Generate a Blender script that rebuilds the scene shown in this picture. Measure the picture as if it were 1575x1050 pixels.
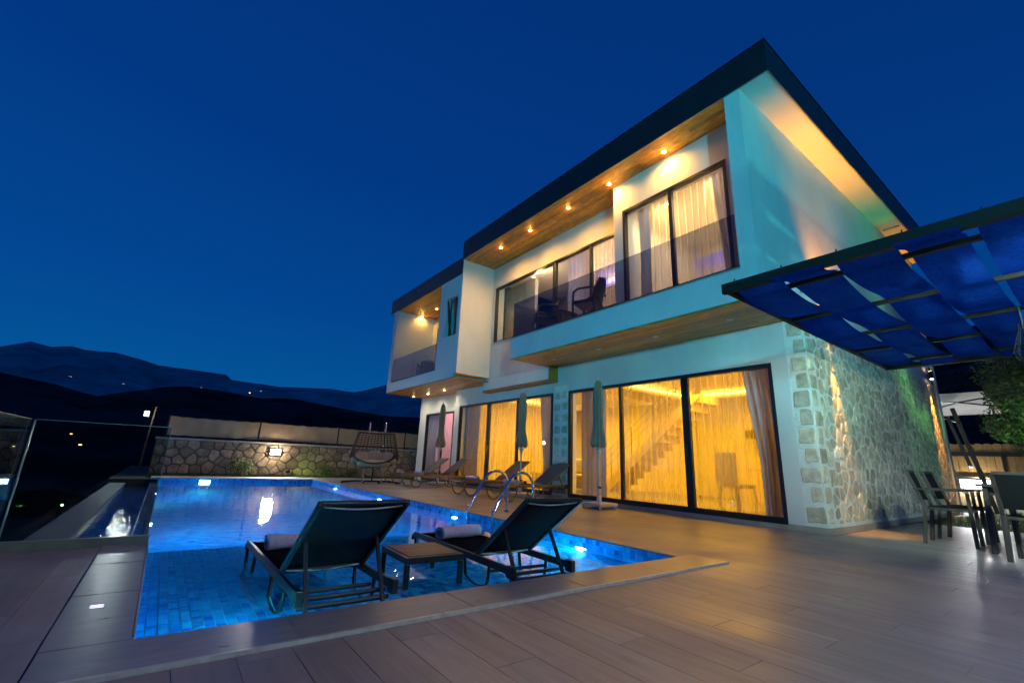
import bpy, math, random
from mathutils import Vector, Matrix, noise
random.seed(7)
PI = math.pi
sc = bpy.context.scene
for o in list(bpy.data.objects): bpy.data.objects.remove(o)
C = sc.collection

# ---------------------------------------------------------------- camera
CAMZ = 0.76
RM = ((0.7963261341249055, -0.1867098751733342, -0.5753295669635282),
      (-0.60355970379978, -0.18276386691219174, -0.7760883022571754),
      (0.039753893630750915, 0.9652651404997805, -0.2582302005520159))
FPX = 690.6976
cam = bpy.data.cameras.new('camera'); camo = bpy.data.objects.new('camera', cam); C.objects.link(camo)
cam.sensor_width = 36.0; cam.lens = FPX / 1575 * 36; cam.clip_start = 0.05; cam.clip_end = 12000
camo.matrix_world = Matrix(((*RM[0], 0), (*RM[1], 0), (*RM[2], CAMZ), (0, 0, 0, 1)))
sc.camera = camo

# ---------------------------------------------------------------- sky, sun, exposure
w = bpy.data.worlds.new('World'); sc.world = w; w.use_nodes = True
nt = w.node_tree; nt.nodes.clear()
out = nt.nodes.new('ShaderNodeOutputWorld'); bg = nt.nodes.new('ShaderNodeBackground')
tc = nt.nodes.new('ShaderNodeTexCoord'); sep = nt.nodes.new('ShaderNodeSeparateXYZ')
nt.links.new(tc.outputs['Generated'], sep.inputs[0])
rp = nt.nodes.new('ShaderNodeValToRGB')
rp.color_ramp.elements[0].position = 0.0; rp.color_ramp.elements[0].color = (0.001, 0.120, 0.350, 1)
rp.color_ramp.elements[1].position = 1.0; rp.color_ramp.elements[1].color = (0.0006, 0.028, 0.170, 1)
for p_, c_ in ((0.10, (0.001, 0.084, 0.288, 1)), (0.28, (0.0008, 0.056, 0.260, 1)), (0.55, (0.0007, 0.038, 0.215, 1))):
    e = rp.color_ramp.elements.new(p_); e.color = c_
nt.links.new(sep.outputs['Z'], rp.inputs[0])
dk = nt.nodes.new('ShaderNodeVectorMath'); dk.operation = 'DOT_PRODUCT'
dk.inputs[1].default_value = (-0.45, 0.89, 0.0)             # the sunset lies far to the left
nt.links.new(tc.outputs['Generated'], dk.inputs[0])
mr = nt.nodes.new('ShaderNodeMapRange'); mr.inputs['From Min'].default_value = -1; mr.inputs['From Max'].default_value = 1
mr.inputs['To Min'].default_value = 0.86; mr.inputs['To Max'].default_value = 1.10
nt.links.new(dk.outputs['Value'], mr.inputs['Value'])
nt.links.new(rp.outputs[0], bg.inputs['Color']); nt.links.new(mr.outputs[0], bg.inputs['Strength'])
nt.links.new(bg.outputs[0], out.inputs[0])
sl = bpy.data.lights.new('afterglow_sun', 'SUN'); sl.energy = 0.02; sl.angle = math.radians(20); sl.color = (0.7, 0.8, 1)
so = bpy.data.objects.new('afterglow_sun', sl); C.objects.link(so); so.rotation_euler = (math.radians(72), 0, math.radians(206))
vs = sc.view_settings; vs.view_transform = 'Standard'; vs.look = 'None'; vs.exposure = 0.0; vs.gamma = 1.0; vs.use_curve_mapping = False
cy = sc.cycles
cy.use_denoising = True; cy.max_bounces = 8; cy.diffuse_bounces = 3; cy.glossy_bounces = 3; cy.transmission_bounces = 6
cy.transparent_max_bounces = 16; cy.caustics_reflective = False; cy.caustics_refractive = True; cy.sample_clamp_indirect = 60.0
cy.use_light_tree = True; cy.blur_glossy = 0.5

# ---------------------------------------------------------------- pixel helper (measuring only)
def ray(u, v):
    a, b, c = u - 787.5, 525 - v, -FPX
    return Vector([RM[i][0] * a + RM[i][1] * b + RM[i][2] * c for i in range(3)]).normalized()

# ---------------------------------------------------------------- materials
def newmat(name):
    m = bpy.data.materials.new(name); m.use_nodes = True
    return m, m.node_tree, m.node_tree.nodes['Principled BSDF']
def N(t, kind, **kw):
    n = t.nodes.new(kind)
    for k, v in kw.items(): setattr(n, k, v)
    return n
def coords(t, scale=(1, 1, 1), rnd=False, obj=False):
    if obj:
        g = N(t, 'ShaderNodeTexCoord'); o = g.outputs['Object']
    else:
        g = N(t, 'ShaderNodeNewGeometry'); o = g.outputs['Position']
    mp = N(t, 'ShaderNodeMapping'); mp.inputs['Scale'].default_value = scale
    t.links.new(o, mp.inputs['Vector'])
    if rnd:
        r = N(t, 'ShaderNodeObjectInfo'); g2 = N(t, 'ShaderNodeNewGeometry')
        ad = N(t, 'ShaderNodeMath', operation='ADD'); t.links.new(r.outputs['Random'], ad.inputs[0]); t.links.new(g2.outputs['Random Per Island'], ad.inputs[1])
        fr = N(t, 'ShaderNodeMath', operation='FRACT'); t.links.new(ad.outputs[0], fr.inputs[0])
        ml = N(t, 'ShaderNodeMath', operation='MULTIPLY'); ml.inputs[1].default_value = 37.0; t.links.new(fr.outputs[0], ml.inputs[0])
        t.links.new(ml.outputs[0], mp.inputs['Location'])
        return mp.outputs[0], fr.outputs[0]
    return mp.outputs[0], None
def mat(name, col, rough=0.5, metal=0.0, var=0.12, scale=6.0, bump=0.0, bscale=30.0, spec=0.5, stretch=(1, 1, 1), col2=None, rnd=0.0, obj=False, coat=0.0, detail=5):
    """Principled with a noise-mottled base colour, rough variation and bump; rnd = brightness spread between pieces."""
    m, t, p = newmat(name)
    vec, fr = coords(t, stretch, rnd > 0, obj)
    n = N(t, 'ShaderNodeTexNoise'); n.inputs['Scale'].default_value = scale; n.inputs['Detail'].default_value = detail
    n.inputs['Roughness'].default_value = 0.6; t.links.new(vec, n.inputs['Vector'])
    r = N(t, 'ShaderNodeValToRGB'); c2 = col2 or tuple(c * (1 - var * 2) for c in col)
    r.color_ramp.elements[0].position = 0.3; r.color_ramp.elements[0].color = (*c2, 1)
    r.color_ramp.elements[1].position = 0.7; r.color_ramp.elements[1].color = (*[min(1, c * (1 + var * .5)) for c in col], 1)
    t.links.new(n.outputs['Fac'], r.inputs[0]); colout = r.outputs[0]
    if rnd > 0:
        h = N(t, 'ShaderNodeHueSaturation'); mrr = N(t, 'ShaderNodeMapRange')
        mrr.inputs['To Min'].default_value = 1 - rnd; mrr.inputs['To Max'].default_value = 1 + rnd
        t.links.new(fr, mrr.inputs['Value']); t.links.new(mrr.outputs[0], h.inputs['Value']); t.links.new(colout, h.inputs['Color'])
        colout = h.outputs[0]
    t.links.new(colout, p.inputs['Base Color'])
    p.inputs['Roughness'].default_value = rough; p.inputs['Metallic'].default_value = metal
    p.inputs['Specular IOR Level'].default_value = spec
    if coat: p.inputs['Coat Weight'].default_value = coat; p.inputs['Coat Roughness'].default_value = .15
    if rough > .12:
        rr = N(t, 'ShaderNodeMapRange'); rr.inputs['To Min'].default_value = rough * .75; rr.inputs['To Max'].default_value = min(1, rough * 1.25)
        t.links.new(n.outputs['Fac'], rr.inputs['Value']); t.links.new(rr.outputs[0], p.inputs['Roughness'])
    if bump:
        n2 = N(t, 'ShaderNodeTexNoise'); n2.inputs['Scale'].default_value = bscale; n2.inputs['Detail'].default_value = 4
        t.links.new(vec, n2.inputs['Vector'])
        b = N(t, 'ShaderNodeBump'); b.inputs['Strength'].default_value = bump; b.inputs['Distance'].default_value = .01
        t.links.new(n2.outputs['Fac'], b.inputs['Height']); t.links.new(b.outputs[0], p.inputs['Normal'])
    return m
def emit(name, col, s):
    m, t, p = newmat(name); p.inputs['Base Color'].default_value = (.8, .8, .8, 1)
    p.inputs['Emission Color'].default_value = (*col, 1); p.inputs['Emission Strength'].default_value = s
    return m
def glass(name, tint, refl=1.0, rough=0.0, ior=1.45):
    """thin pane: tinted see-through with a Fresnel reflection"""
    m, t, p = newmat(name); t.nodes.remove(p)
    o = t.nodes['Material Output']
    tr = N(t, 'ShaderNodeBsdfTransparent'); tr.inputs[0].default_value = (*tint, 1)
    gl = N(t, 'ShaderNodeBsdfGlossy'); gl.inputs['Roughness'].default_value = rough
    lw = N(t, 'ShaderNodeLayerWeight'); lw.inputs['Blend'].default_value = .5      # Facing = 1 - |cos|
    pw_ = N(t, 'ShaderNodeMath', operation='POWER'); pw_.inputs[1].default_value = 5; t.links.new(lw.outputs['Facing'], pw_.inputs[0])
    ml = N(t, 'ShaderNodeMath', operation='MULTIPLY_ADD'); ml.inputs[1].default_value = .9 * refl; ml.inputs[2].default_value = .04 * refl; t.links.new(pw_.outputs[0], ml.inputs[0])
    mx = N(t, 'ShaderNodeMixShader'); t.links.new(ml.outputs[0], mx.inputs[0]); t.links.new(tr.outputs[0], mx.inputs[1]); t.links.new(gl.outputs[0], mx.inputs[2])
    t.links.new(mx.outputs[0], o.inputs['Surface'])
    return m
def cloth(name, col, seethrough=0.0, transl=0.4, scale=90, mottle=.75, wrinkle=0.0):
    m, t, p = newmat(name); t.nodes.remove(p); o = t.nodes['Material Output']
    vec, _ = coords(t)
    n = N(t, 'ShaderNodeTexNoise'); n.inputs['Scale'].default_value = scale; n.inputs['Detail'].default_value = 3; t.links.new(vec, n.inputs['Vector'])
    n3 = N(t, 'ShaderNodeTexNoise'); n3.inputs['Scale'].default_value = 3.0; n3.inputs['Detail'].default_value = 4; t.links.new(vec, n3.inputs['Vector'])
    ad = N(t, 'ShaderNodeMath', operation='ADD'); t.links.new(n.outputs['Fac'], ad.inputs[0]); t.links.new(n3.outputs['Fac'], ad.inputs[1])
    r = N(t, 'ShaderNodeMapRange'); r.inputs['From Min'].default_value = .6; r.inputs['From Max'].default_value = 1.4
    r.inputs['To Min'].default_value = mottle; r.inputs['To Max'].default_value = 1.1; t.links.new(ad.outputs[0], r.inputs['Value'])
    vm = N(t, 'ShaderNodeVectorMath', operation='SCALE'); vm.inputs[0].default_value = col; t.links.new(r.outputs[0], vm.inputs['Scale'])
    d = N(t, 'ShaderNodeBsdfDiffuse'); tl = N(t, 'ShaderNodeBsdfTranslucent')
    t.links.new(vm.outputs[0], d.inputs[0]); t.links.new(vm.outputs[0], tl.inputs[0])
    if wrinkle:
        b = N(t, 'ShaderNodeBump'); b.inputs['Strength'].default_value = wrinkle; b.inputs['Distance'].default_value = .03; t.links.new(ad.outputs[0], b.inputs['Height'])
        t.links.new(b.outputs[0], d.inputs['Normal']); t.links.new(b.outputs[0], tl.inputs['Normal'])
    mx = N(t, 'ShaderNodeMixShader'); mx.inputs[0].default_value = transl; t.links.new(d.outputs[0], mx.inputs[1]); t.links.new(tl.outputs[0], mx.inputs[2])
    last = mx
    if seethrough:
        tr = N(t, 'ShaderNodeBsdfTransparent'); m2 = N(t, 'ShaderNodeMixShader'); m2.inputs[0].default_value = seethrough
        lw = N(t, 'ShaderNodeLayerWeight'); lw.inputs['Blend'].default_value = .5
        q = N(t, 'ShaderNodeMapRange'); q.inputs['From Min'].default_value = .05; q.inputs['From Max'].default_value = .75; q.inputs['To Min'].default_value = min(1, seethrough * 1.3); q.inputs['To Max'].default_value = seethrough * .25
        t.links.new(lw.outputs['Facing'], q.inputs['Value']); t.links.new(q.outputs[0], m2.inputs[0])
        t.links.new(mx.outputs[0], m2.inputs[1]); t.links.new(tr.outputs[0], m2.inputs[2]); last = m2
    t.links.new(last.outputs[0], o.inputs['Surface'])
    return m

M = {}
M['plaster'] = mat('white_plaster', (.62, .62, .61), .8, var=.09, scale=.9, bump=.35, bscale=45, stretch=(1, 1, .45), detail=8)
M['plaster_in'] = mat('interior_paint', (.72, .66, .55), .8, var=.03, scale=2)
M['fascia'] = mat('anthracite_cladding', (.010, .014, .016), .45, var=.15, scale=3, bump=.1, bscale=20)
M['frame'] = mat('anthracite_aluminium', (.012, .013, .017), .35, var=.1, scale=8)
M['glass'] = glass('window_glass', (.93, .95, .95), 1.0)
M['tint'] = glass('smoked_glass', (.60, .62, .72), 1.0)
M['clear'] = glass('clear_glass_green_edge', (.76, .84, .81), .7)
M['pine'] = mat('pine_board', (.66, .26, .02), .42, var=.25, scale=4, stretch=(9, 1.2, 9), bump=.15, bscale=8, rnd=.38, col2=(.24, .07, .008))
M['mortar'] = mat('pale_mortar', (.74, .75, .70), .95, var=.08, scale=9, bump=.9, bscale=35)
M['stone'] = mat('beige_stone', (.64, .57, .45), .9, var=.25, scale=7, bump=.7, bscale=28, rnd=.3, col2=(.36, .29, .20))
M['palefloor'] = mat('balcony_floor_tile', (.62, .56, .46), .4, var=.08, scale=4)
M['plinth'] = mat('plinth_tile', (.36, .31, .27), .45, var=.12, scale=4, bump=.1)
M['wallstone'] = mat('boundary_stone', (.36, .29, .22), .9, var=.25, scale=8, bump=.7, bscale=25, rnd=.35, col2=(.20, .14, .09))
M['darkmortar'] = mat('grey_mortar', (.13, .125, .12), .95, var=.15, scale=9, bump=.8, bscale=35)
M['coping'] = mat('travertine_coping', (.25, .245, .235), .30, var=.16, scale=5, stretch=(1, 3, 1), bump=.06, bscale=40)
M['copingedge'] = mat('coping_edge_strip', (.50, .52, .42), .3, var=.15, scale=20)
M['palecoping'] = mat('pale_concrete', (.38, .37, .35), .7, var=.1, scale=6, bump=.2)
M['chrome'] = mat('polished_steel', (.75, .76, .78), .08, 1.0, var=.02)
M['blackmetal'] = mat('black_metal', (.012, .014, .016), .38, .3, var=.1, scale=20)
M['pergolasteel'] = mat('matt_black_steel', (.010, .012, .013), .75, var=.1, spec=.2)
M['bronze'] = mat('bronze_metal', (.24, .17, .09), .38, .5, var=.15, scale=20)
M['sling'] = cloth('charcoal_mesh_sling', (.010, .011, .012), .24, .2, 400)
M['slingfar'] = cloth('grey_mesh_sling', (.19, .175, .19), .05, .2, 400)
M['teak'] = mat('teak_slat', (.26, .115, .045), .5, var=.3, scale=6, stretch=(3, 14, 3), bump=.2, rnd=.25, obj=True)
M['towel'] = mat('lavender_white_towel', (.62, .56, .68), .98, var=.1, scale=40, bump=.9, bscale=220)
M['canvas'] = cloth('taupe_canvas', (.42, .335, .235), 0, .2, 120, wrinkle=.3)
M['whiteplastic'] = mat('white_enamel', (.62, .62, .62), .4, var=.04)
M['blackplastic'] = mat('black_rattan_plastic', (.012, .013, .018), .5, var=.2, scale=60, bump=.6, bscale=150)
M['wicker'] = mat('brown_wicker', (.045, .028, .018), .6, var=.3, scale=60, bump=.6, bscale=120)
M['cushion'] = mat('cream_cushion', (.44, .39, .31), .95, var=.1, scale=10, bump=.5, bscale=60)
M['screen'] = cloth('beige_screen_cloth', (.50, .36, .225), 0, .2, 60)
M['drape'] = cloth('grey_drape', (.50, .475, .56), 0, .3, 60, mottle=.9)
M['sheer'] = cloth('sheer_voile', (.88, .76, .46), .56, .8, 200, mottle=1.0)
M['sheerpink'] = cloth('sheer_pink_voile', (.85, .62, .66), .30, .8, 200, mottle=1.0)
M['bluefabric'] = cloth('blue_shade_fabric', (.007, .062, .43), 0, .62, 30, mottle=.6, wrinkle=.6)
M['leaf'] = mat('olive_leaf', (.13, .14, .06), .6, var=.35, scale=2, rnd=.5)
M['shrubleaf'] = mat('shrub_leaf', (.10, .15, .02), .6, var=.3, scale=2, rnd=.4)
M['darkleaf'] = mat('dark_leaf', (.03, .04, .02), .7, var=.3, scale=2, rnd=.4)
M['bark'] = mat('bark', (.12, .09, .065), .95, var=.3, scale=8, bump=1, bscale=20)
M['grass'] = mat('grass_blade', (.07, .14, .018), .7, var=.3, scale=4, rnd=.35)
M['soil'] = mat('dark_soil', (.035, .04, .022), .95, var=.3, scale=3, bump=.5)
M['mountain'] = mat('far_mountain', (.30, .34, .36), 1, var=.25, scale=.004, spec=0)  # air haze is put into this pale bluish colour
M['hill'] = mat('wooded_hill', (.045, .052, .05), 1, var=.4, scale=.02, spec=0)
M['bamboo'] = mat('pale_board', (.36, .25, .11), .7, var=.25, scale=6, stretch=(6, 6, 1), rnd=.2)
M['whitecanvas'] = cloth('white_canvas', (.62, .62, .58), 0, .3, 60)
M['tablewood'] = mat('grey_brown_wood', (.065, .052, .045), .45, var=.25, scale=5, stretch=(6, 6, 1), bump=.1, obj=True)
M['marble'] = mat('grey_stone_wall_tile', (.30, .27, .22), .4, var=.25, scale=2)
M['stair'] = mat('stair_paint', (.60, .50, .36), .6, var=.05)
M['silver'] = mat('silver_paint', (.35, .31, .27), .3, .6, var=.1)
M['grout'] = mat('pool_grout', (.16, .50, .75), .6, var=.1, scale=10)
M['joint'] = mat('deck_joint', (.13, .12, .115), .9, var=.1)
M['lampwhite'] = emit('white_lamp_lens', (.95, .97, 1), 30)
M['lampsmall'] = emit('small_lamp_lens', (.9, .9, 1), 5)
M['lampwarm'] = emit('warm_lamp_lens', (1, .66, .24), 40)
M['lampunlit'] = mat('unlit_lens', (.6, .58, .55), .3, var=.02)
M['poollens'] = emit('pool_lamp_lens', (.75, .92, 1), 22)
M['cove'] = emit('cove_led', (1, .55, .07), 14)
M['addedblue'] = emit('added_blue_strip', (.08, .08, 1), 18)
M['winlit'] = emit('lit_far_window', (1, .42, .12), 7)
M['winlitblue'] = emit('lit_far_window_cool', (.5, .4, 1), .7)
M['screenbox'] = mat('dark_metal_box', (.03, .03, .035), .5)

# deck plank: wood-look porcelain
def deck_mat():
    m, t, p = newmat('wood_look_plank')
    vec, fr = coords(t, (9, .8, 1), True)
    n = N(t, 'ShaderNodeTexNoise'); n.inputs['Scale'].default_value = 1.6; n.inputs['Detail'].default_value = 9; n.inputs['Roughness'].default_value = .66; n.inputs['Distortion'].default_value = .6
    t.links.new(vec, n.inputs['Vector'])
    r = N(t, 'ShaderNodeValToRGB')
    r.color_ramp.elements[0].position = .28; r.color_ramp.elements[0].color = (.150, .136, .132, 1)
    r.color_ramp.elements[1].position = .75; r.color_ramp.elements[1].color = (.290, .268, .262, 1)
    e = r.color_ramp.elements.new(.5); e.color = (.215, .197, .192, 1)
    t.links.new(n.outputs['Fac'], r.inputs[0])
    # knots
    vo = N(t, 'ShaderNodeTexVoronoi'); vo.inputs['Scale'].default_value = 1.0; v2, _ = coords(t, (3.2, 1.6, 1)); t.links.new(v2, vo.inputs['Vector'])
    kr = N(t, 'ShaderNodeMapRange'); kr.inputs['From Min'].default_value = .02; kr.inputs['From Max'].default_value = .12; kr.inputs['To Min'].default_value = .55; kr.inputs['To Max'].default_value = 1
    t.links.new(vo.outputs['Distance'], kr.inputs['Value'])
    h = N(t, 'ShaderNodeHueSaturation'); a = N(t, 'ShaderNodeMapRange'); a.inputs['To Min'].default_value = .88; a.inputs['To Max'].default_value = 1.1
    t.links.new(fr, a.inputs['Value']); mu = N(t, 'ShaderNodeMath', operation='MULTIPLY'); t.links.new(a.outputs[0], mu.inputs[0]); t.links.new(kr.outputs[0], mu.inputs[1])
    t.links.new(mu.outputs[0], h.inputs['Value']); t.links.new(r.outputs[0], h.inputs['Color']); t.links.new(h.outputs[0], p.inputs['Base Color'])
    rr = N(t, 'ShaderNodeMapRange'); rr.inputs['To Min'].default_value = .36; rr.inputs['To Max'].default_value = .56; t.links.new(n.outputs['Fac'], rr.inputs['Value']); t.links.new(rr.outputs[0], p.inputs['Roughness'])
    n4 = N(t, 'ShaderNodeTexNoise'); n4.inputs['Scale'].default_value = 1.1; n4.inputs['Detail'].default_value = 6; v3, _ = coords(t, (1, 1, 1)); t.links.new(v3, n4.inputs['Vector'])
    rs = N(t, 'ShaderNodeMapRange'); rs.inputs['From Min'].default_value = .35; rs.inputs['From Max'].default_value = .7; rs.inputs['To Min'].default_value = -.10; rs.inputs['To Max'].default_value = .12; t.links.new(n4.outputs['Fac'], rs.inputs['Value'])
    ra = N(t, 'ShaderNodeMath', operation='ADD'); t.links.new(rr.outputs[0], ra.inputs[0]); t.links.new(rs.outputs[0], ra.inputs[1]); t.links.new(ra.outputs[0], p.inputs['Roughness'])
    b = N(t, 'ShaderNodeBump'); b.inputs['Strength'].default_value = .12; b.inputs['Distance'].default_value = .01; t.links.new(n.outputs['Fac'], b.inputs['Height']); t.links.new(b.outputs[0], p.inputs['Normal'])
    return m
M['deck'] = deck_mat()
def tile_mat():
    m, t, p = newmat('blue_glass_mosaic')
    _, fr = coords(t, (1, 1, 1), True)
    r = N(t, 'ShaderNodeValToRGB'); r.color_ramp.interpolation = 'CONSTANT'
    cols = [(0, (.02, .28, .62)), (.22, (.012, .20, .54)), (.42, (.03, .34, .68)), (.62, (.012, .17, .52)), (.78, (.02, .25, .58)), (.93, (.006, .10, .42))]
    r.color_ramp.elements[0].position = 0; r.color_ramp.elements[0].color = (*cols[0][1], 1)
    r.color_ramp.elements[1].position = cols[-1][0]; r.color_ramp.elements[1].color = (*cols[-1][1], 1)
    for q, c in cols[1:-1]: e = r.color_ramp.elements.new(q); e.color = (*c, 1)
    t.links.new(fr, r.inputs[0]); t.links.new(r.outputs[0], p.inputs['Base Color']); p.inputs['Roughness'].default_value = .2
    return m
M['tile'] = tile_mat()
def deeptile_mat():
    """the far and deep tiling, too small in the picture to tell apart"""
    m, t, p = newmat('blue_mosaic_deep')
    vec, _ = coords(t, (1, 1, 1))
    vo = N(t, 'ShaderNodeTexVoronoi', distance='CHEBYCHEV'); vo.inputs['Scale'].default_value = 14; vo.inputs['Randomness'].default_value = .15; t.links.new(vec, vo.inputs['Vector'])
    r = N(t, 'ShaderNodeValToRGB'); r.color_ramp.elements[0].color = (.004, .12, .48, 1); r.color_ramp.elements[1].color = (.012, .28, .70, 1)
    sp = N(t, 'ShaderNodeSeparateColor'); t.links.new(vo.outputs['Color'], sp.inputs[0]); t.links.new(sp.outputs[0], r.inputs[0])
    t.links.new(r.outputs[0], p.inputs['Base Color']); p.inputs['Roughness'].default_value = .3
    return m
M['deeptile'] = deeptile_mat()
def water_mat(name, tint, bump, scale):
    m, t, p = newmat(name)
    p.inputs['Base Color'].default_value = (*tint, 1); p.inputs['Transmission Weight'].default_value = 1; p.inputs['IOR'].default_value = 1.33; p.inputs['Roughness'].default_value = 0
    vec, _ = coords(t, (1, 1, 1))
    n = N(t, 'ShaderNodeTexNoise'); n.inputs['Scale'].default_value = scale; n.inputs['Detail'].default_value = 3; n.inputs['Distortion'].default_value = .8; t.links.new(vec, n.inputs['Vector'])
    n2 = N(t, 'ShaderNodeTexNoise'); n2.inputs['Scale'].default_value = scale * .22; n2.inputs['Detail'].default_value = 2; t.links.new(vec, n2.inputs['Vector'])
    ad = N(t, 'ShaderNodeMath', operation='MULTIPLY_ADD'); ad.inputs[1].default_value = 2.5; t.links.new(n2.outputs['Fac'], ad.inputs[0]); t.links.new(n.outputs['Fac'], ad.inputs[2])
    b = N(t, 'ShaderNodeBump'); b.inputs['Strength'].default_value = bump; b.inputs['Distance'].default_value = .02; t.links.new(ad.outputs[0], b.inputs['Height']); t.links.new(b.outputs[0], p.inputs['Normal'])
    return m
M['water'] = water_mat('pool_water', (.78, .98, 1), .10, 6)
M['basinwater'] = water_mat('dark_basin_water', (.4, .6, 1), .2, 14)

# ---------------------------------------------------------------- geometry helpers
class MB:
    def __init__(s): s.v = []; s.f = []
    def add(s, v, f):
        k = len(s.v); s.v += [tuple(a) for a in v]; s.f += [tuple(i + k for i in q) for q in f]; return s
    def box(s, x0, x1, y0, y1, z0, z1):
        return s.add([(x0, y0, z0), (x1, y0, z0), (x1, y1, z0), (x0, y1, z0), (x0, y0, z1), (x1, y0, z1), (x1, y1, z1), (x0, y1, z1)],
                     [(0, 3, 2, 1), (4, 5, 6, 7), (0, 1, 5, 4), (1, 2, 6, 5), (2, 3, 7, 6), (3, 0, 4, 7)])
    def cbox(s, x0, x1, y0, y1, z0, z1, c=.004):
        """box whose top edges are chamfered"""
        return s.add([(x0, y0, z0), (x1, y0, z0), (x1, y1, z0), (x0, y1, z0), (x0, y0, z1 - c), (x1, y0, z1 - c), (x1, y1, z1 - c), (x0, y1, z1 - c),
                      (x0 + c, y0 + c, z1), (x1 - c, y0 + c, z1), (x1 - c, y1 - c, z1), (x0 + c, y1 - c, z1)],
                     [(0, 3, 2, 1), (0, 1, 5, 4), (1, 2, 6, 5), (2, 3, 7, 6), (3, 0, 4, 7), (4, 5, 9, 8), (5, 6, 10, 9), (6, 7, 11, 10), (7, 4, 8, 11), (8, 9, 10, 11)])
    def beam(s, p, q, wd, ht, up=(0, 0, 1)):
        p = Vector(p); q = Vector(q); d = (q - p).normalized(); a = d.cross(Vector(up))
        if a.length < 1e-4: a = d.cross(Vector((1, 0, 0)))
        a.normalize(); b = a.cross(d)
        v = []
        for e in (p, q):
            for i, j in ((-1, -1), (1, -1), (1, 1), (-1, 1)): v.append(e + a * i * wd / 2 + b * j * ht / 2)
        return s.add(v, [(3, 2, 1, 0), (4, 5, 6, 7), (0, 1, 5, 4), (1, 2, 6, 5), (2, 3, 7, 6), (3, 0, 4, 7)])
    def tube(s, pts, r, seg=8, caps=True):
        pts = [Vector(p) for p in pts]; n = len(pts); rr = r if hasattr(r, '__len__') else [r] * n
        v = []; a = None
        for i, p in enumerate(pts):
            d = (pts[min(i + 1, n - 1)] - pts[max(i - 1, 0)]).normalized()
            if a is None:
                a = d.cross(Vector((0, 0, 1)))
                if a.length < 1e-3: a = d.cross(Vector((1, 0, 0)))
            a = (a - d * a.dot(d)).normalized(); b = d.cross(a)
            for k in range(seg):
                t = 2 * PI * k / seg; v.append(p + a * math.cos(t) * rr[i] + b * math.sin(t) * rr[i])
        f = [(i * seg + k, i * seg + (k + 1) % seg, (i + 1) * seg + (k + 1) % seg, (i + 1) * seg + k) for i in range(n - 1) for k in range(seg)]
        if caps: f += [tuple(range(seg - 1, -1, -1)), tuple(range((n - 1) * seg, n * seg))]
        return s.add(v, f)
    def lathe(s, prof, seg=16, c=(0, 0, 0), wob=0, fold=0):
        v = []
        for r, z in prof:
            for k in range(seg):
                t = 2 * PI * k / seg; q = r * (1 + wob * math.sin(fold * t + z * 3))
                v.append((c[0] + q * math.cos(t), c[1] + q * math.sin(t), c[2] + z))
        n = len(prof)
        f = [(i * seg + k, i * seg + (k + 1) % seg, (i + 1) * seg + (k + 1) % seg, (i + 1) * seg + k) for i in range(n - 1) for k in range(seg)]
        f += [tuple(range(seg - 1, -1, -1)), tuple(range((n - 1) * seg, n * seg))]
        return s.add(v, f)
    def grid(s, fn, nu, nv):
        v = [fn(i / nu, j / nv) for j in range(nv + 1) for i in range(nu + 1)]
        return s.add(v, [(j * (nu + 1) + i, j * (nu + 1) + i + 1, (j + 1) * (nu + 1) + i + 1, (j + 1) * (nu + 1) + i) for j in range(nv) for i in range(nu)])
    def mesh(s, name, m, off=(0, 0, 0), smooth=False):
        me = bpy.data.meshes.new(name); ox, oy, oz = off
        me.from_pydata([(a - ox, b - oy, c - oz) for a, b, c in s.v], [], s.f); me.materials.append(m)
        if smooth:
            for p in me.polygons: p.use_smooth = True
        me.update(); return me
    def build(s, name, m, parent=None, smooth=False, bevel=0, loc=None, solid=0):
        """loc: origin for a top-level mesh. Children are given in their thing's own space, or in world space when it is unrotated."""
        off = loc or (0, 0, 0)
        if parent is not None and parent.get('_w'): off = parent['_o']
        me = s.mesh(name, m, off, smooth)
        o = bpy.data.objects.new(name, me); C.objects.link(o)
        if parent is not None:
            o.parent = parent
            if parent.get('_w'): o['_w'] = 1; o['_o'] = parent['_o']
        elif loc: o.location = loc
        if solid: md = o.modifiers.new('thickness', 'SOLIDIFY'); md.thickness = solid; md.offset = 0
        if bevel: md = o.modifiers.new('bevel', 'BEVEL'); md.width = bevel; md.segments = 2; md.limit_method = 'ANGLE'
        return o
def tag(o, label=None, cat=None, group=None, kind=None):
    if label: o['label'] = label
    if cat: o['category'] = cat
    if group: o['group'] = group
    if kind: o['kind'] = kind
    return o
def thing(name, loc, label, cat, group=None, rz=0, world=False):
    """Empty at the base of a thing; world=True: its parts are written in world coordinates"""
    o = bpy.data.objects.new(name, None); C.objects.link(o); o.empty_display_size = .2
    o.location = loc; o.rotation_euler = (0, 0, rz)
    if world: o['_w'] = 1; o['_o'] = tuple(loc)
    return tag(o, label, cat, group)
def share(me, name, parent, loc=(0, 0, 0), rot=(0, 0, 0)):
    """one more object with a shared mesh; loc in world for world-things"""
    o = bpy.data.objects.new(name, me); C.objects.link(o); o.parent = parent
    if parent.get('_w'): q = parent['_o']; loc = (loc[0] - q[0], loc[1] - q[1], loc[2] - q[2])
    o.location = loc; o.rotation_euler = rot; return o
def kids(o): return [c for c in bpy.data.objects if c.parent == o]
def copy_thing(o, loc, rz, label, group=None):
    def rec(a, par):
        c = a.copy(); C.objects.link(c)
        if par: c.parent = par
        for k in kids(a): rec(k, c)
        return c
    r = rec(o, None); r.location = loc; r.rotation_euler = (0, 0, rz); r['label'] = label
    if group: r['group'] = group
    return r
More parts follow.
